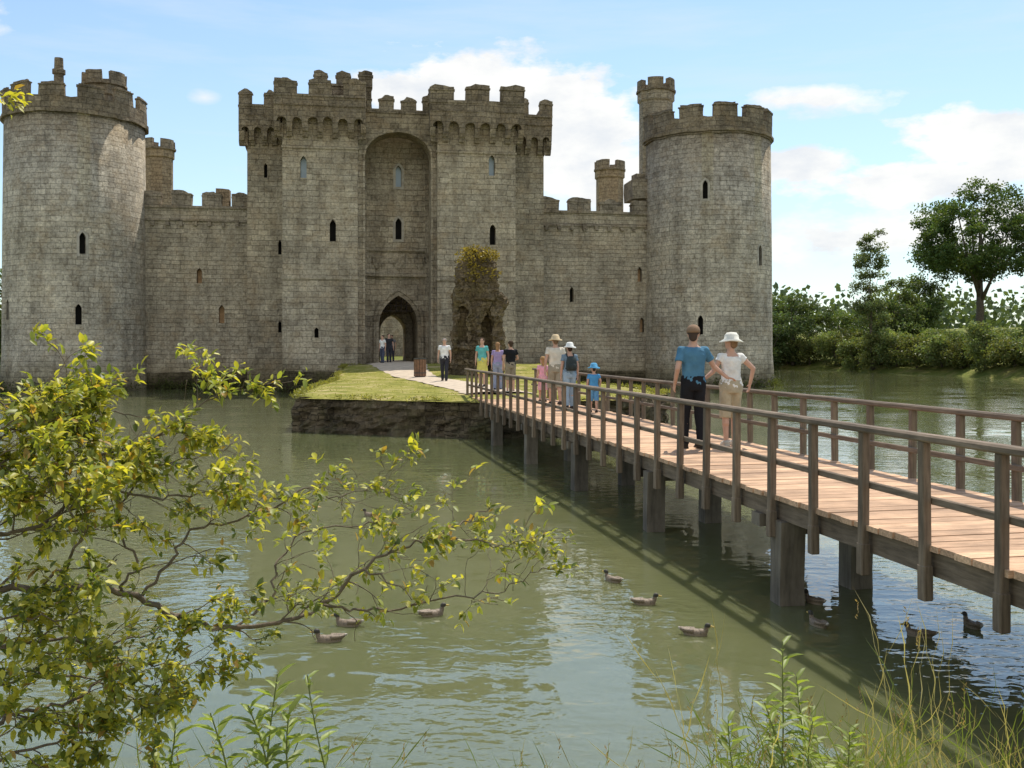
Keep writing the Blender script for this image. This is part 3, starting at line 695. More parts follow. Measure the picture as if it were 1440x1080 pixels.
# ---------------------------------------------------------------- foot bridge
BA=math.atan(275/1400.)
bridge=empty('footbridge',(5.735,0,0),BA,label='long weathered timber footbridge with post-and-rail handrails over the moat',category='bridge')
def wood(name,col,scale=(1,1,1),plank=False):
    m,nt,b=newmat(name); tc=N(nt,'ShaderNodeTexCoord'); mp=N(nt,'ShaderNodeMapping'); mp.inputs['Scale'].default_value=scale; L(nt,tc.outputs['Object'],mp.inputs['Vector'])
    n=N(nt,'ShaderNodeTexNoise',i_Scale=1.0,i_Detail=8.0,i_Roughness=.65,i_Distortion=.3); L(nt,mp.outputs[0],n.inputs['Vector'])
    c=ramp(nt,n.outputs[0],[(.28,tuple(x*.55 for x in col)),(.5,col),(.75,tuple(x*1.45 for x in col))])
    n5=N(nt,'ShaderNodeTexNoise',i_Scale=1.1,i_Detail=6.0,i_Roughness=.65); L(nt,tc.outputs['Object'],n5.inputs['Vector'])
    c=mixc(nt,.8,c,ramp(nt,n5.outputs[0],[(.35,(.62,.62,.62)),(.65,(1.25,1.25,1.22))]),'MULTIPLY')
    if plank:
        sx=N(nt,'ShaderNodeSeparateXYZ'); L(nt,tc.outputs['Object'],sx.inputs[0])
        k=math_(nt,'FLOOR',math_(nt,'DIVIDE',sx.outputs[1],.2)); wn=N(nt,'ShaderNodeTexWhiteNoise',noise_dimensions='1D'); L(nt,k,wn.inputs['W'])
        c=mixc(nt,1.0,c,ramp(nt,wn.outputs[0],[(0,(.72,.70,.69)),(1,(1.15,1.12,1.08))]),'MULTIPLY')
    else:
        oi=N(nt,'ShaderNodeObjectInfo'); c=mixc(nt,1.0,c,ramp(nt,oi.outputs['Random'],[(0,(.75,.74,.74)),(1,(1.2,1.18,1.15))]),'MULTIPLY')
    L(nt,c,b.inputs['Base Color']); b.inputs['Roughness'].default_value=.85; b.inputs['Specular IOR Level'].default_value=.25
    bp=N(nt,'ShaderNodeBump',i_Strength=.6,i_Distance=.012); L(nt,n.outputs[0],bp.inputs['Height']); L(nt,bp.outputs[0],b.inputs['Normal']); return m
M_DECK=wood('deck_planks',(.58,.385,.255),(3,40,40),True); M_POST=wood('post_timber',(.20,.155,.115),(30,30,3)); M_RAIL=wood('rail_timber',(.22,.17,.125),(30,2.5,30)); M_PILE=wood('pile_timber',(.17,.145,.115),(12,12,1.5))
S0,S1=.2,31.7; HW=1.045; DZ=1.10
mb=MB(); s=S0; r=random.Random(3)
while s<S1:
    e=r.uniform(-.02,.02); q=r.uniform(-.004,.004); mb.box(-HW-.02+e,HW+.02+e,s+.006,s+.194,DZ-.05,DZ+q); s+=.2
obj('deck',mb.mesh('deck'),M_DECK,bridge)
for x in (-HW+.1,-.0,HW-.1):
    mb=MB(); mb.box(x-.06,x+.06,S0,S1,DZ-.25,DZ-.052); obj('beam',mb.mesh('beam'),M_RAIL,bridge)
def bev(me,w_=.008):
    return evalmesh(me,[('BEVEL',dict(width=w_,segments=1))])
for sd in (-1,1):
    x=sd*(HW+.03)
    mb=MB(); mb.box(x-.055,x+.055,S0,S1,DZ+.78,DZ+.84)
    me=bev(mb.mesh('handrail'),.015); obj('handrail',me,M_RAIL,bridge)
    mb=MB(); xi=x-sd*.06; mb.box(xi-.02,xi+.02,S0,S1,DZ+.30,DZ+.36); obj('mid_rail',bev(mb.mesh('mid_rail')),M_RAIL,bridge)
pm=MB(); pm.box(-.036,.036,-.038,.038,-.40,.78); pm.box(-.041,.041,-.047,.047,-.43,-.16); 
pme=bev(pm.mesh('post'),.008); pme.materials.append(M_POST)
s=7.08-7*.868; sp=[]
while s<S1-.1: sp.append(s); s+=.868
for s in sp:
    for sd in (-1,1):
        o=bpy.data.objects.new('post',pme); COL.objects.link(o); o.parent=bridge; o.location=(sd*(HW+.03),s,DZ); o.rotation_euler=(r.uniform(-.015,.015),r.uniform(-.012,.012),r.uniform(-.08,.08)); o['group']='bridge rail posts'
plm=MB(); plm.prism([(-.135,-2.4),(.135,-2.4),(.13,.84),(-.13,.84)],(0,0,0),(1,0,0),(0,1,0),-.135,.135)
plme=plm.mesh('pile'); fixn(plme); rough(plme,4,.012,3); plme.materials.append(M_PILE)
for Y in (1.9,6.1,10.3,14.3,18.3,22.4,26.6,30.4):
    s=Y/math.cos(BA)
    for x in (-.93,.12):
        o=bpy.data.objects.new('pile',plme); COL.objects.link(o); o.parent=bridge; o.location=(x,s+ (0 if x<0 else .5),0); o.rotation_euler=(0,0,r.uniform(-.1,.1)); o['group']='bridge piles'
    for so_ in (0,.5):
        mb=MB(); mb.box(-HW,HW,s+so_-.1,s+so_+.1,DZ-.39,DZ-.255); obj('crossbeam',mb.mesh('crossbeam'),M_PILE,bridge)

lb=empty('litter_bin',(-4.25,46,1.19),label='brown slatted timber litter bin beside the path',category='litter bin')
mb=MB()
for k in range(14):
    a=2*math.pi*k/14; c,s_=math.cos(a),math.sin(a); mb.prism([(-.05,.06),(.05,.06),(.05,.86),(-.05,.86)],(.25*c,.25*s_,0),(-s_,c,0),(c,s_,0),0,.03)
obj('slats',mb.mesh('slats'),simple('bin_wood',(.2,.11,.065),.7,8,.3,.3),lb)
mb=MB(); mb.cyl(0,0,[(.245,.03),(.245,.80),(.2,.80),(.2,.3)],20,cap=False); mb.arc(0,0,.2,.30,0,2*math.pi,.84,.90,20); mb.arc(0,0,.24,.29,0,2*math.pi,.2,.24,20); mb.cyl(0,0,[(.22,0),(.22,.05)],16); obj('liner',mb.mesh('liner'),simple('bin_metal',(.06,.06,.055),.5,8,.2,0),lb)

# ---------------------------------------------------------------- people
SKIN=simple('skin',(.55,.33,.24),.55,8,.08,0); MATC={}
def cloth(c):
    k=tuple(round(x,3) for x in c)
    if k not in MATC: MATC[k]=simple('cloth_%d'%len(MATC),c,.85,7,.18,.25,18,.15)
    return MATC[k]
def add_hand(mb,wr,d,side,curl=.5,r=.0085):
    d=Vector(d).normalized(); fw=Vector((0,1,0)); 
    fw=(fw-d*fw.dot(d)); fw=fw.normalized() if fw.length>.1 else Vector((0,0,1))
    pn=d.cross(fw)*(1 if side>0 else -1)
    inn=Vector((-side,0,0)); 
    if pn.dot(inn)<0: pn=-pn
    wr=Vector(wr)
    for k in (-1.0,-.33,.33,1.0): mb.capsule(wr+d*.01+fw*k*.015,wr+d*.085+fw*k*.027,.0145,.0125,8)
    Ls=[.062,.074,.08,.07]
    for i,k in enumerate((-1.0,-.33,.33,1.0)):
        p=wr+d*.082+fw*k*.028; Lf=Ls[i]; q=d.copy(); P=[p-d*.012,p]
        for j,fr in enumerate((.45,.32,.25)):
            q=(q+pn*curl*(.5+.35*j)).normalized(); P.append(P[-1]+q*Lf*fr)
        mb.tube(P,[r*1.1,r*1.1,r,r*.92,r*.7],7)
    p=wr+d*.03+fw*.026; q=(d*.6+fw*.75+pn*.25).normalized(); p2=p+q*.035; q2=(q+d*.6+pn*.3).normalized(); mb.tube([p-q*.015,p,p2,p2+q2*.03],[.012,.0115,.0105,.008],7)
def person(label,pos,head,H,top,low,lowtype='trousers',sleeve=.45,hair=(.05,.03,.02),hat=None,shoes=(.05,.04,.035),pose=None,female=False,bag=None,hs=1.0,fine=False,longhair=False,stripe=None):
    P=dict(lf=0.0,rf=0.0,le=(-.25,-.02,1.14),lw=(-.26,.03,.90),re=(.25,-.02,1.14),rw=(.26,.03,.90),look=0,lean=0); P.update(pose or {})
    k=H/1.75; root=empty('person',pos,head,label=label,category='person'); root.scale=(k,k,k)
    sh=.88 if female else 1.0; hp=1.04 if female else 1.0
    def torso(mb,e,z0=.84,z1=1.6):
        T=[(.84,.14*hp,.11),(.90,.165*hp,.12),(.97,.168*hp,.122),(1.05,.15,.108),(1.12,.138 if female else .15,.10),(1.24,.155*sh,.112),(1.34,.172*sh,.118),(1.41,.165*sh,.10),(1.455,.11*sh,.078),(1.49,.064,.062),(1.56,.056,.06)]
        rs=[(0,.0 if z<1.45 else .005,z,rx+e,ry+e) for z,rx,ry in T if z0<=z<=z1]; mb.rings(rs,20)
    sx_=.185*sh
    J={}
    for s,nm in ((-1,'l'),(1,'r')):
        f=P[nm+'f']; J[nm+'h']=Vector((s*.09,0,.9)); J[nm+'a']=Vector((s*.095,f,.09+max(0,-f)*.18)); J[nm+'k']=(J[nm+'h']+J[nm+'a'])/2+Vector((0,.03+abs(f)*.08,0.0))
        J[nm+'s']=Vector((s*sx_,0,1.405)); e=Vector(P[nm+'e']); w_=Vector(P[nm+'w'])
        if P[nm+'e'][2]==1.14: e.x*=sh; w_.x*=sh
        J[nm+'e']=e; J[nm+'w']=w_
    mb=MB(); torso(mb,0)
    hz=1.5
    HR=[(1.525,.045,.052,.014),(1.55,.058,.076,.02),(1.59,.068,.09,.014),(1.64,.077,.098,.004),(1.685,.076,.097,-.002),(1.72,.062,.08,-.006),(1.742,.036,.048,-.008),(1.75,.012,.016,-.008)]
    cl,sl_=math.cos(P['look']),math.sin(P['look'])
    def hd(x,y,z): 
        x*=hs;y*=hs; z=hz+(z-hz)*hs; return Vector((x*cl-y*sl_,x*sl_+y*cl,z))
    def headrings(mb,g,zmin=0,oy=0,zo=0):
        VV=[];ff=[]
        H_=[q for q in HR if q[0]>=zmin]
        for z,rx,ry,cy in H_:
            for i in range(20):
                a=2*math.pi*i/20; VV.append(hd((rx+g)*math.cos(a),cy+oy+(ry+g)*math.sin(a),z+zo))
        for q in range(len(H_)-1):
            for i in range(20): ff.append((q*20+i,q*20+(i+1)%20,(q+1)*20+(i+1)%20,(q+1)*20+i))
        ff.append(tuple(range(19,-1,-1))); q=(len(H_)-1)*20; ff.append(tuple(range(q,q+20))); mb.add(VV,ff)
    headrings(mb,0)
    mb.capsule(hd(0,.095,1.65),hd(0,.115,1.622),.009,.014,8); mb.capsule(hd(0,.085,1.555),hd(0,.09,1.558),.02,.02,8); mb.capsule(hd(-.02,.094,1.587),hd(.02,.094,1.587),.009,.009,8)
    for s in (-1,1): mb.capsule(hd(s*.08,-.005,1.655),hd(s*.076,.0,1.615),.014,.01,8); mb.capsule(hd(s*.028,.088,1.672),hd(s*.045,.08,1.672),.011,.01,8)
    mb.capsule((0,0,1.44),hd(0,.005,1.56),.056,.054)
    for s,nm in ((-1,'l'),(1,'r')):
        h,kn,a=J[nm+'h'],J[nm+'k'],J[nm+'a']; S_,e,w_=J[nm+'s'],J[nm+'e'],J[nm+'w']
        mb.capsule(h,kn,.083,.056); mb.capsule(kn,kn+(a-kn)*.35+Vector((0,-.015,0)),.054,.054); mb.capsule(kn+(a-kn)*.3,a,.052,.036)
        mb.capsule(a+Vector((0,-.03,-.045)),a+Vector((0,.14,-.055)),.036,.028)
        mb.capsule(Vector((s*.08,0,1.40)),S_,.06,.053); mb.capsule(S_,e,.05,.038); mb.capsule(e,w_,.038,.026)
    body=MB(); body.v=list(mb.v); body.f=list(mb.f)
    hnd=MB()
    for s,nm in ((-1,'l'),(1,'r')):
        d=(J[nm+'w']-J[nm+'e']).normalized(); add_hand(hnd,J[nm+'w']+d*.0,P.get(nm+'d',d),s,P.get('curl',.35))
    if fine: body.add(hnd.v,hnd.f); me=remesh(body,.0065,3)
    else:
        me=remesh(body,.012,2); bm=bmesh.new(); bm.from_mesh(me); m2=hnd.mesh(); bm.from_mesh(m2); bm.to_mesh(me); bm.free()
    me.materials.clear(); obj('body',me,SKIN,root,smooth=True)
    c=MB(); torso(c,.016,.88 if lowtype!='dress' else .84,1.46 if not female else 1.45)
    for s,nm in ((-1,'l'),(1,'r')):
        c.capsule(Vector((s*.08,0,1.395)),J[nm+'s'],.068,.066)
        if sleeve>0:
            e,w_=J[nm+'e'],J[nm+'w']; S_=J[nm+'s']
            if sleeve<=1: c.tube([S_,S_+(e-S_)*sleeve*.5,S_+(e-S_)*sleeve],[.064,.062,.066],14)
            else: c.capsule(S_,e,.062,.05); c.tube([e,e+(w_-e)*(sleeve-1)],[.05,.042],14)
    me=remesh(c,.011,2); rough(me,0,.006,sc=9); me.materials.clear(); obj('shirt',me,cloth(top),root,smooth=True)
    c=MB(); torso(c,.020,.84,1.06)
    if lowtype in('trousers','shorts'):
        fr=1.0 if lowtype=='trousers' else .25
        for s,nm in ((-1,'l'),(1,'r')):
            h,kn,a=J[nm+'h'],J[nm+'k'],J[nm+'a']; c.capsule(h,kn,.10,.075)
            if fr==1: c.tube([kn+(h-kn)*.1,kn,kn+(a-kn)*.5,a+Vector((0,-.005,-.03))],[.078,.075,.066,.062],14)
            else: c.tube([h,(h+kn)/2,kn+(a-kn)*.12],[.1,.094,.092],14)
    else:
        mx=.48; c.rings([(0,0,mx,.21,.18),(0,0,.7,.19,.155),(0,0,.95,.178,.135)],20)
    me=remesh(c,.011,2); rough(me,0,.006,sc=8); me.materials.clear(); obj({'trousers':'trousers','shorts':'shorts'}.get(lowtype,'skirt'),me,cloth(low),root,smooth=True)
    for s,nm in ((-1,'l'),(1,'r')):
        a=J[nm+'a']; c=MB(); c.capsule(a+Vector((0,-.035,-.04)),a+Vector((0,.03,-.035)),.046,.044); c.capsule(a+Vector((0,.02,-.052)),a+Vector((0,.155,-.06)),.04,.032); c.box(a.x-.042,a.x+.042,a.y-.08,a.y+.19,a.z-.092,a.z-.072)
        me=remesh(c,.01,1); me.materials.clear(); obj('shoe',me,cloth(shoes),root,smooth=True)
    c=MB(); headrings(c,.012,1.63,-.018,.006)
    c.capsule(hd(0,-.055,1.60),hd(0,-.05,1.66),.062,.07)
    if longhair: c.capsule(hd(0,-.075,1.50),hd(0,-.06,1.64),.055,.07)
    me=remesh(c,.010,1); me.materials.clear(); obj('hair',me,cloth(hair),root,smooth=True)
    ey=MB()
    for s in (-1,1): ey.capsule(hd(s*.031,.093,1.651),hd(s*.037,.091,1.651),.008,.008,8)
    obj('eyes',ey.mesh('eyes'),M_DARK,root,smooth=True)
    if hat:
        ht,hc=hat; c=MB()
        def hr(rs):
            VV=[];ff=[]
            for z,rx,ry,cy in rs:
                for i in range(20):
                    a=2*math.pi*i/20; VV.append(hd(rx*math.cos(a),cy+ry*math.sin(a),z+ (.012*math.sin(2*a) if rx>.12 else 0)))
            for q in range(len(rs)-1):
                for i in range(20): ff.append((q*20+i,q*20+(i+1)%20,(q+1)*20+(i+1)%20,(q+1)*20+i))
            ff.append(tuple(range(19,-1,-1))); q=(len(rs)-1)*20; ff.append(tuple(range(q,q+20))); c.add(VV,ff)
        if ht=='cap':
            hr([(1.665,.098,.120,-.014),(1.70,.097,.118,-.014),(1.74,.085,.102,-.012),(1.772,.055,.065,-.012),(1.782,.01,.01,-.012)])
            c.prism([(-.07,0),(.07,0),(.07,.008),(-.07,.008)],hd(0,.07,1.68),Vector((cl,sl_,0)),Vector((-sl_,cl,-.15)),0,.11)
        else:
            b_=.175 if ht=='sun' else .15
            hr([(1.645,b_,b_+.02,-.005),(1.658,b_,b_+.02,-.005),(1.69,.104,.125,-.01),(1.75,.096,.114,-.01),(1.79,.066,.08,-.01),(1.797,.02,.02,-.01)])
        me=c.mesh('hat'); fixn(me); obj('hat',me,cloth(hc),root,smooth=True)
    if bag:
        c=MB(); c.rings([(0,-.2,1.03,.13,.075),(0,-.205,1.08,.15,.095),(0,-.2,1.25,.15,.095),(0,-.19,1.38,.12,.075),(0,-.17,1.42,.06,.04)],16); c.rings([(0,-.30,1.07,.09,.03),(0,-.30,1.2,.09,.035),(0,-.295,1.22,.05,.02)],12)
        for s in (-1,1): c.tube([(s*.09,-.14,1.38),(s*.10,-.03,1.49),(s*.10,.10,1.43),(s*.11,.14,1.28),(s*.13,.04,1.12),(s*.12,-.12,1.08)],[.016]*6,6)
        bo=empty('backpack',pos,head,label='dark backpack worn on a walker\'s back',category='backpack'); bo.scale=(k,k,k)
        me=c.mesh('pack'); fixn(me); obj('pack',me,cloth(bag),bo,smooth=True)
    return root
AW=BA
def on(px,Y,z=DZ): return ((px-720)/F*Y,Y,z)
person('man in blue shirt, black trousers and cap, arm around companion',on(975,14.7),AW+.05,1.80,(.08,.20,.31),(.015,.015,.018),sleeve=.6,hair=(.07,.05,.04),hat=('cap',(.26,.17,.11)),shoes=(.03,.025,.02),
   pose=dict(lf=.10,rf=-.06,le=(-.27,-.06,1.15),lw=(-.25,.08,.93),re=(.33,.03,1.18),rw=(.50,-.06,1.02),rd=(.9,.1,-.2),look=-.5),fine=True)
person('woman in white top, khaki shorts and white sunhat leaning to companion',on(1028,15.1),AW-.05,1.68,(.80,.79,.76),(.44,.38,.27),'shorts',sleeve=.3,hair=(.25,.15,.08),hat=('sun',(.80,.77,.68)),shoes=(.45,.42,.36),
   pose=dict(lf=-.04,rf=.12,re=(.36,-.02,1.22),rw=(.34,.06,.98),le=(-.30,.0,1.17),lw=(-.46,-.02,1.05),look=.5),female=True,fine=True)
person('man in pale shirt and straw hat walking across the bridge',on(781,25.6),AW,1.78,(.68,.62,.52),(.33,.29,.22),'shorts',hat=('sun',(.62,.48,.30)),hair=(.2,.13,.08),pose=dict(lf=.14,rf=-.12))
person('walker in white sunhat carrying a dark backpack',on(801,24.1),AW,1.58,(.18,.25,.32),(.30,.40,.50),'trousers',hat=('sun',(.75,.75,.72)),female=True,bag=(.04,.05,.05),pose=dict(lf=-.10,rf=.12))
person('small child in blue top and blue sunhat',on(835,22.8),AW-.1,1.05,(.08,.30,.58),(.12,.30,.52),'shorts',hat=('sun',(.12,.38,.62)),hs=1.35,pose=dict(lf=.1,rf=-.08,re=(.27,.02,1.2),rw=(.28,.15,1.05)))
person('girl in pink top and striped pink skirt',on(763,27.2),AW+.1,1.20,(.80,.38,.48),(.68,.36,.38),'skirt',hair=(.38,.22,.10),longhair=True,hs=1.25,female=True,pose=dict(lf=.05,rf=-.08))
person('man in black t-shirt standing at the bridge end',on(718,31.4,1.14),math.radians(20),1.66,(.015,.015,.018),(.26,.22,.17),'shorts',hair=(.07,.045,.03),pose=dict(lf=.04,rf=-.03,re=(.27,.04,1.15),rw=(.2,.2,1.1)))
person('woman in lilac top walking beside others',on(700,32.6,1.17),math.radians(-10),1.58,(.36,.28,.50),(.25,.28,.38),'trousers',hair=(.32,.18,.09),longhair=True,female=True,pose=dict(lf=-.08,rf=.1))
person('visitor in turquoise top with yellow skirt',on(678,35,1.2),math.radians(170),1.72,(.12,.42,.42),(.60,.54,.14),'skirt',hair=(.08,.05,.03),female=True,pose=dict(lf=.1,rf=-.1))
person('man in white shirt and dark trousers walking along the path',on(625,40.8,1.2),math.radians(176),1.75,(.78,.77,.78),(.035,.035,.045),'trousers',hair=(.3,.27,.25),pose=dict(lf=.14,rf=-.14))
person('person in white top standing by the gate',on(538,57,1.66),math.radians(150),1.62,(.78,.77,.75),(.07,.08,.12),'trousers',hair=(.06,.04,.03),female=True,pose=dict(lf=.06,rf=-.06))
person('person in dark clothes standing by the gate',on(547,57.8,1.66),math.radians(200),1.72,(.03,.03,.035),(.04,.04,.05),'trousers',hair=(.04,.03,.02),pose=dict(lf=-.06,rf=.06))
person('visitor in grey inside the gate passage',on(551,63,1.66),math.radians(180),1.7,(.2,.2,.22),(.05,.05,.07),'trousers',pose=dict(lf=-.06,rf=.06))

# ---------------------------------------------------------------- ducks
M_DK,nt,b=newmat('mallard_feathers'); tc=N(nt,'ShaderNodeTexCoord')
vo=N(nt,'ShaderNodeTexVoronoi',i_Scale=55.0); L(nt,tc.outputs['Object'],vo.inputs['Vector'])
c=ramp(nt,vo.outputs['Distance'],[(.1,(.05,.036,.025)),(.5,(.21,.155,.10))])
sx=N(nt,'ShaderNodeSeparateXYZ'); L(nt,tc.outputs['Object'],sx.inputs[0])
c=mixc(nt,ramp(nt,sx.outputs[2],[(.125,(0,0,0)),(.135,(1,1,1))]),c,(.035,.03,.02))
c=mixc(nt,ramp(nt,math_(nt,'MULTIPLY',sx.outputs[1],-1.0),[(.20,(0,0,0)),(.21,(1,1,1))]),c,(.40,.36,.29))
c=mixc(nt,ramp(nt,math_(nt,'MULTIPLY',sx.outputs[2],1.0),[(.025,(1,1,1)),(.04,(0,0,0))]),c,(.24,.19,.13))
L(nt,c,b.inputs['Base Color']); b.inputs['Roughness'].default_value=.6
mb=MB()
def ell(mb,c,rx,ry,rz,n=8):
    mb.rings([(c[0],c[1],c[2]+rz*math.sin(math.radians(t)),rx*math.cos(math.radians(t)),ry*math.cos(math.radians(t))) for t in (-85,-60,-35,-10,15,40,65,85)],14)
ell(mb,(0,0,.03),.075,.165,.07); ell(mb,(0,.08,.045),.06,.08,.06); mb.tube([(0,-.1,.05),(0,-.19,.085),(0,-.235,.10)],[.05,.03,.008],10)
mb.tube([(0,.11,.05),(0,.14,.09),(0,.145,.125),(0,.15,.145)],[.047,.035,.03,.03],10); ell(mb,(0,.162,.155),.032,.044,.033)
mb.tube([(-.06,-.02,.075),(-.055,-.13,.08),(-.02,-.2,.09)],[.03,.022,.006],8); mb.tube([(.06,-.02,.075),(.055,-.13,.08),(.02,-.2,.09)],[.03,.022,.006],8)
dme=remesh(mb,.008,2); dme.materials.clear(); dme.materials.append(M_DK); dme.polygons.foreach_set('use_smooth',[True]*len(dme.polygons))
bb=MB(); bb.tube([(0,.192,.15),(0,.222,.143),(0,.247,.142)],[.014,.013,.008],8); bme=bb.mesh('bill'); bme.materials.append(simple('duck_bill',(.45,.32,.08),.5,10,.2,0))
for px,py,h in [(463,902,100),(489,880,80),(608,866,-70),(862,818,40),(907,850,-95),(978,893,-110),(1145,848,30),(1150,880,20),(1293,895,60),(1367,882,10),(522,726,80)]:
    Y=EYE*F/(py-488); o=bpy.data.objects.new('duck',dme); COL.objects.link(o); o.location=((px-720)/F*Y,Y,-.008); o.rotation_euler=(0,0,math.radians(h))
    o.scale=(.68,)*3; o['label']='brown mallard duck swimming on the moat'; o['category']='duck'; o['group']='ducks swimming on the moat'
    q=bpy.data.objects.new('bill',bme); COL.objects.link(q); q.parent=o

# ---------------------------------------------------------------- foreground shrub
BR=[
 ([(-260,900,2.3),(-60,840,2.6),(60,828,2.7),(170,832,2.8),(250,870,2.9),(330,886,3.0),(390,878,3.0),(450,852,3.1),(510,800,3.1),(560,772,3.15),(620,752,3.2),(660,730,3.25),(690,710,3.3)],.011,0.5),
 ([(450,852,3.1),(500,858,3.15),(560,855,3.2),(640,840,3.2),(700,832,3.3),(740,812,3.3),(775,798,3.3)],.0045,.22),
 ([(-260,760,2.2),(-60,700,2.6),(30,678,2.7),(100,650,2.8),(180,632,2.9),(240,600,2.9),(300,560,3.0),(355,535,3.0)],.007,.85),
 ([(-200,700,2.4),(-60,640,2.5),(20,605,2.6),(90,605,2.7),(160,580,2.8),(210,590,2.8)],.006,1.1),
 ([(200,838,2.85),(240,785,2.9),(270,748,2.95),(350,728,3.0),(430,690,3.1),(480,700,3.1),(530,675,3.2),(540,640,3.2)],.005,.3),
 ([(330,886,3.0),(380,840,3.1),(392,785,3.2),(440,745,3.3),(520,737,3.4),(560,722,3.4),(620,708,3.5)],.0045,.45),
 ([(-260,1060,2.3),(-50,1040,2.5),(20,1000,2.6),(90,990,2.7),(160,950,2.8),(220,935,2.9),(290,930,3.0)],.007,1.35),
 ([(-160,600,2.4),(-50,575,2.5),(20,562,2.6),(65,548,2.7)],.005,1.1),
 ([(-260,800,2.3),(-60,760,2.5),(40,742,2.6),(110,702,2.7),(170,690,2.8),(240,700,2.9),(300,688,3.0),(345,690,3.0)],.007,.9),
 ([(-260,960,2.2),(-60,930,2.5),(60,900,2.7),(150,905,2.8),(230,880,2.9),(300,840,2.95)],.007,1.4),
 ([(170,832,2.8),(190,790,2.8),(160,730,2.8),(210,660,2.9),(290,640,3.0),(330,620,3.0)],.0045,.35),
 ([(60,828,2.7),(110,770,2.6),(100,720,2.5),(60,700,2.5)],.005,1.1),
 ([(-160,1120,2.3),(-40,1085,2.5),(60,1045,2.6),(140,1030,2.7),(210,1000,2.8)],.006,1.4),
 ([(-200,880,2.1),(-60,870,2.4),(40,870,2.5),(120,865,2.6)],.005,1.3),
 ([(-200,1000,2.2),(-60,985,2.4),(40,950,2.6),(130,960,2.75),(190,985,2.8)],.005,1.4),
 ([(-160,680,2.3),(-60,665,2.45),(30,640,2.6),(80,560,2.75),(100,535,2.8)],.005,1.1),
 ([(510,800,3.1),(545,815,3.1),(580,845,3.1)],.004,.8),([(620,752,3.2),(680,765,3.25),(725,765,3.3)],.004,.8)]
shrub=empty('shrub',(-2.9,2.0,.6),label='leafy shrub with bare twisting branches and yellow-green leaves overhanging the water',category='shrub')
org=Vector((-2.9,2.0,.6)); bmb=MB(); LC=[];LD=[];LN=[];LS=[];LCOL=[]
ra=random.Random(11)
def rv(): return Vector((ra.gauss(0,1),ra.gauss(0,1),ra.gauss(0,1))).normalized()
def smooth_poly(P,sub=5):
    R=[]
    for i in range(len(P)-1):
        p0=P[max(i-1,0)];p1=P[i];p2=P[i+1];p3=P[min(i+2,len(P)-1)]
        for k in range(sub):
            t=k/sub; R.append(.5*((2*p1)+(p2-p0)*t+(2*p0-5*p1+4*p2-p3)*t*t+(3*p1-p0-3*p2+p3)*t**3))
    R.append(P[-1]); return R
def leafcluster(p,d,nl,young):
    nl=int(nl*1.9); sz=ra.uniform(.8,1.1)
    for i in range(nl):
        q=(d*.5+rv()*.85+Vector((.12,0,-.05))).normalized()
        LC.append(p+rv()*ra.uniform(0,.035)); LD.append(q); LN.append(Vector((0,0,1))+rv()*.5); LS.append(ra.uniform(.019,.039)*sz)
        y=ra.random()
        if y<young: c=(.42,.39,.06)
        elif y<young+.04: c=(.34,.22,.06)
        elif y<.85: c=(.22,.245,.05)
        else: c=(.10,.13,.03)
        g=ra.uniform(.7,1.2); LCOL.append((c[0]*g,c[1]*g,c[2]*g))
def twig(p,d,L_,r0,lev,leafy):
    n=6; P=[p]; q=d.copy()
    for i in range(n):
        q=(q+rv()*.33+Vector((.03,0,.0))).normalized(); P.append(P[-1]+q*L_/n)
        if lev<2 and ra.random()<.26: twig(P[-1],(q+rv()*.9).normalized(),L_*.55,r0*.6,lev+1,leafy)
        if i>=2 and ra.random()<.38*leafy: leafcluster(P[-1],q,ra.randint(2,4),.3)
    bmb.tube([x-org for x in P],[max(.0009,r0*(1-.7*i/n)) for i in range(n+1)],5)
    if ra.random()<leafy*.9: leafcluster(P[-1],q,ra.randint(4,7),.45)
for P,r0,leafy in BR:
    pts=smooth_poly([W(*p) for p in P]); m=len(pts); R=[]
    for i in range(m):
        pts[i]=pts[i]+rv()*.010; R.append(max(.0015,r0*(1-.85*i/m)))
    bmb.tube([p-org for p in pts],R,8)
    for i in range(2,m-1):
        t=i/m; d=(pts[i+1]-pts[i-1]).normalized()
        if pts[i].x/pts[i].y<-.60: continue
        up_=.06 if pts[i].z<2.25 else -.14
        if ra.random()<(.66 if leafy>.7 else .45): twig(pts[i],(d*.8+rv()*.85+Vector((.1,0,up_))).normalized(),ra.uniform(.08,.22),R[i]*.5,0 if ra.random()<.4 else 1,leafy if leafy>.7 else leafy*(.4+.9*t))
    leafcluster(pts[-1],(pts[-1]-pts[-3]).normalized(),8,.6)
for P,r0,_ in BR:
    if P[0][0]<-100: 
        a=W(*P[0]); bmb.tube([a-org,(a-org)*.5+Vector((0,0,-.15)),Vector((0,0,-.2))],[r0,r0*1.25,r0*1.5],8)
obj('branches',bmb.mesh('branches'),M_TWIG,shrub,smooth=True)
print('leaves',len(LC))
leafmesh('leaves',[c-org for c in LC],LD,LN,np.array(LS),np.array(LS)*.46,LCOL,M_LEAF,detail=True,parent=shrub)
tip=empty('tree_branch',(-2.0,3.2,2.6),label='sprig of yellow-green leaves hanging from a bankside tree',category='branch'); o2=Vector((-2.0,3.2,2.6))
LC.clear();LD.clear();LN.clear();LS.clear();LCOL.clear(); bmb=MB(); org=o2
P=smooth_poly([W(-90,90,3.2),W(-30,120,3.2),W(30,145,3.2)]); bmb.tube([p-org for p in P],[.004]*len(P),5)
for p in P[3:]: leafcluster(p+rv()*.04,Vector((1,0,-.2)),6,.8)
obj('twigs',bmb.mesh('twigs'),M_TWIG,tip); leafmesh('leaves',[c-org for c in LC],LD,LN,np.array(LS),np.array(LS)*.5,LCOL,M_LEAF,detail=True,parent=tip)

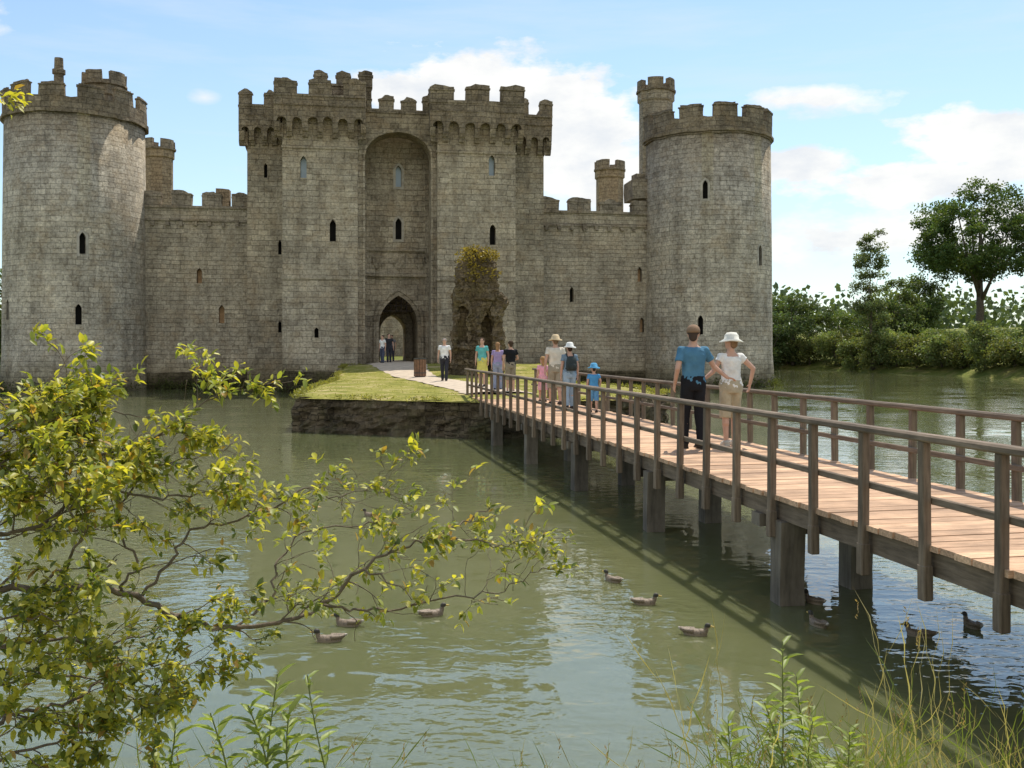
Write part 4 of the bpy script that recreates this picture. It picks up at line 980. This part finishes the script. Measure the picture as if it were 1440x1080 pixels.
# ---------------------------------------------------------------- bank plants
M_STEM=simple('green_stem',(.15,.17,.05),.6,10,.2,0)
def herb(px,py,d,label,nleaf=26,ll=.115,lean=(0,0)):
    top=W(px,py,d); bx,by=top.x+lean[0],d; bz=gz(bx,by)-.03
    e=empty('wild_plant',(bx,by,bz),label=label,category='plant'); H=top.z-bz; mb=MB()
    P=[Vector((-lean[0]*t*t+.02*math.sin(t*5+px),.02*math.cos(t*4+px),H*t)) for t in [i/10 for i in range(11)]]
    mb.tube(P,[.005*(1-.6*i/10) for i in range(11)],6); obj('stem',mb.mesh('stem'),M_STEM,e)
    C=[];D=[];NN=[];S=[];CO=[]
    for i in range(nleaf):
        t=.25+.75*i/nleaf; a=i*2.4+ra.uniform(-.4,.4); k=P[min(9,int(t*10))].lerp(P[min(10,int(t*10)+1)],t*10-int(t*10)) if t<1 else P[-1]
        up=.3+.9*max(0,t-.6)+ra.uniform(-.2,.2); C.append(k); D.append(Vector((math.cos(a),math.sin(a),up))); NN.append(Vector((-math.cos(a)*.5,-math.sin(a)*.5,1))); S.append(ll*(1.15-.5*t)*ra.uniform(.7,1.25)); g=ra.uniform(.65,1.25); CO.append((.20*g,.25*g,.05*g))
    leafmesh('leaves',C,D,NN,np.array(S),np.array(S)*.27,CO,M_LEAF,detail=True,parent=e)
for a in [(385,950,3.3,'upright leafy green waterside plant'),(440,948,3.5,'upright leafy green waterside plant'),(350,990,3.0,'upright leafy green waterside plant'),(300,1000,3.1,'upright leafy green waterside plant'),(235,1020,3.0,'upright leafy green waterside plant'),(415,1000,3.1,'upright leafy green waterside plant'),
          (1105,900,3.9,'tall leafy plant at the water edge'),(1125,950,4.0,'tall leafy plant at the water edge'),(1080,985,3.7,'tall leafy plant at the water edge'),(1150,1005,3.8,'tall leafy plant at the water edge'),(1030,1010,3.7,'tall leafy plant at the water edge'),(1190,1030,3.7,'tall leafy plant at the water edge')]:
    herb(*a,nleaf=38,lean=(ra.uniform(-.08,.08),0))
C=[];D=[];NN=[];S=[];CO=[]
def blades(n,x0,x1,t0,t1,d0,d1,tan=.4):
    for _ in range(n):
        d=ra.uniform(d0,d1); px=ra.uniform(x0,x1); top=W(px,ra.uniform(t0,t1),d); b=Vector((top.x+ra.gauss(0,.08),d+ra.gauss(0,.05),0)); b.z=gz(b.x,b.y)-.02
        ln=Vector((ra.gauss(0,.10),ra.gauss(0,.05),0)); w_=ra.uniform(.003,.0065); col=(.40,.34,.17) if ra.random()<tan else (.17,.215,.05); g=ra.uniform(.65,1.2)
        n_=5; pts=[b.lerp(top,i/n_)+ln*((i/n_)**3)*1.6 for i in range(n_+1)]
        for i in range(n_):
            C.append(pts[i]); D.append((pts[i+1]-pts[i])); NN.append(Vector((.2,-1,.1))+rv()*.3); S.append(((pts[i+1]-pts[i]).length*1.35,w_*(1.6-i*.2))); CO.append(tuple(c*g for c in col))
        if ra.random()<.25:
            for k in range(7): C.append(pts[-1]-Vector((0,0,.012*k))); D.append(rv()+Vector((0,0,1.2))); NN.append(rv()); S.append((.02,.007)); CO.append((.30*g,.22*g,.12*g))
blades(230,1000,1260,985,1120,3.4,4.4,.2); blades(110,1200,1470,955,1110,3.4,4.5,.5); blades(12,1200,1440,850,960,3.6,4.2,.9); blades(50,700,1000,1040,1120,3.4,4.3,.4); blades(110,-60,500,1025,1130,3.0,4.0,.2); blades(5,960,1020,840,980,3.6,4,.95)
S=np.array(S); leafmesh('bank_grass',C,D,NN,S[:,0],S[:,1],CO,M_BLADE)['kind']='stuff'
C=[];D=[];NN=[];S=[];CO=[]
for _ in range(15000):
    if ra.random()<.5:
        i=ra.randrange(len(ID)); p=ID[i]+Vector((ra.gauss(0,.10),ra.gauss(0,.10))); 
        if noise.noise(Vector((p.x*.9,p.y*.9,2)))<-.12: continue
        x,y=p.x,p.y; L_=ra.uniform(.05,.17); dn=ra.uniform(-.9,.9)
    else:
        x=ra.uniform(-9,5); y=ra.uniform(28.5,56); L_=ra.uniform(.02,.05); dn=1
        if not inside(x,y,IS): continue
    q=min(pp,key=lambda t:abs(t[1]-y)); 
    if abs(x-q[0])<q[2]+.1: continue
    g=ra.uniform(.6,1.25); C.append((x,y,itop(x,y)+.03)); D.append((ra.gauss(0,.6),ra.gauss(0,.6),dn)); NN.append(rv()); S.append(L_); CO.append((.25*g,.245*g,.06*g))
leafmesh('islet_grass',C,D,NN,np.array(S),.035,CO,M_BLADE)['kind']='stuff'
print('done',len(bpy.data.objects))
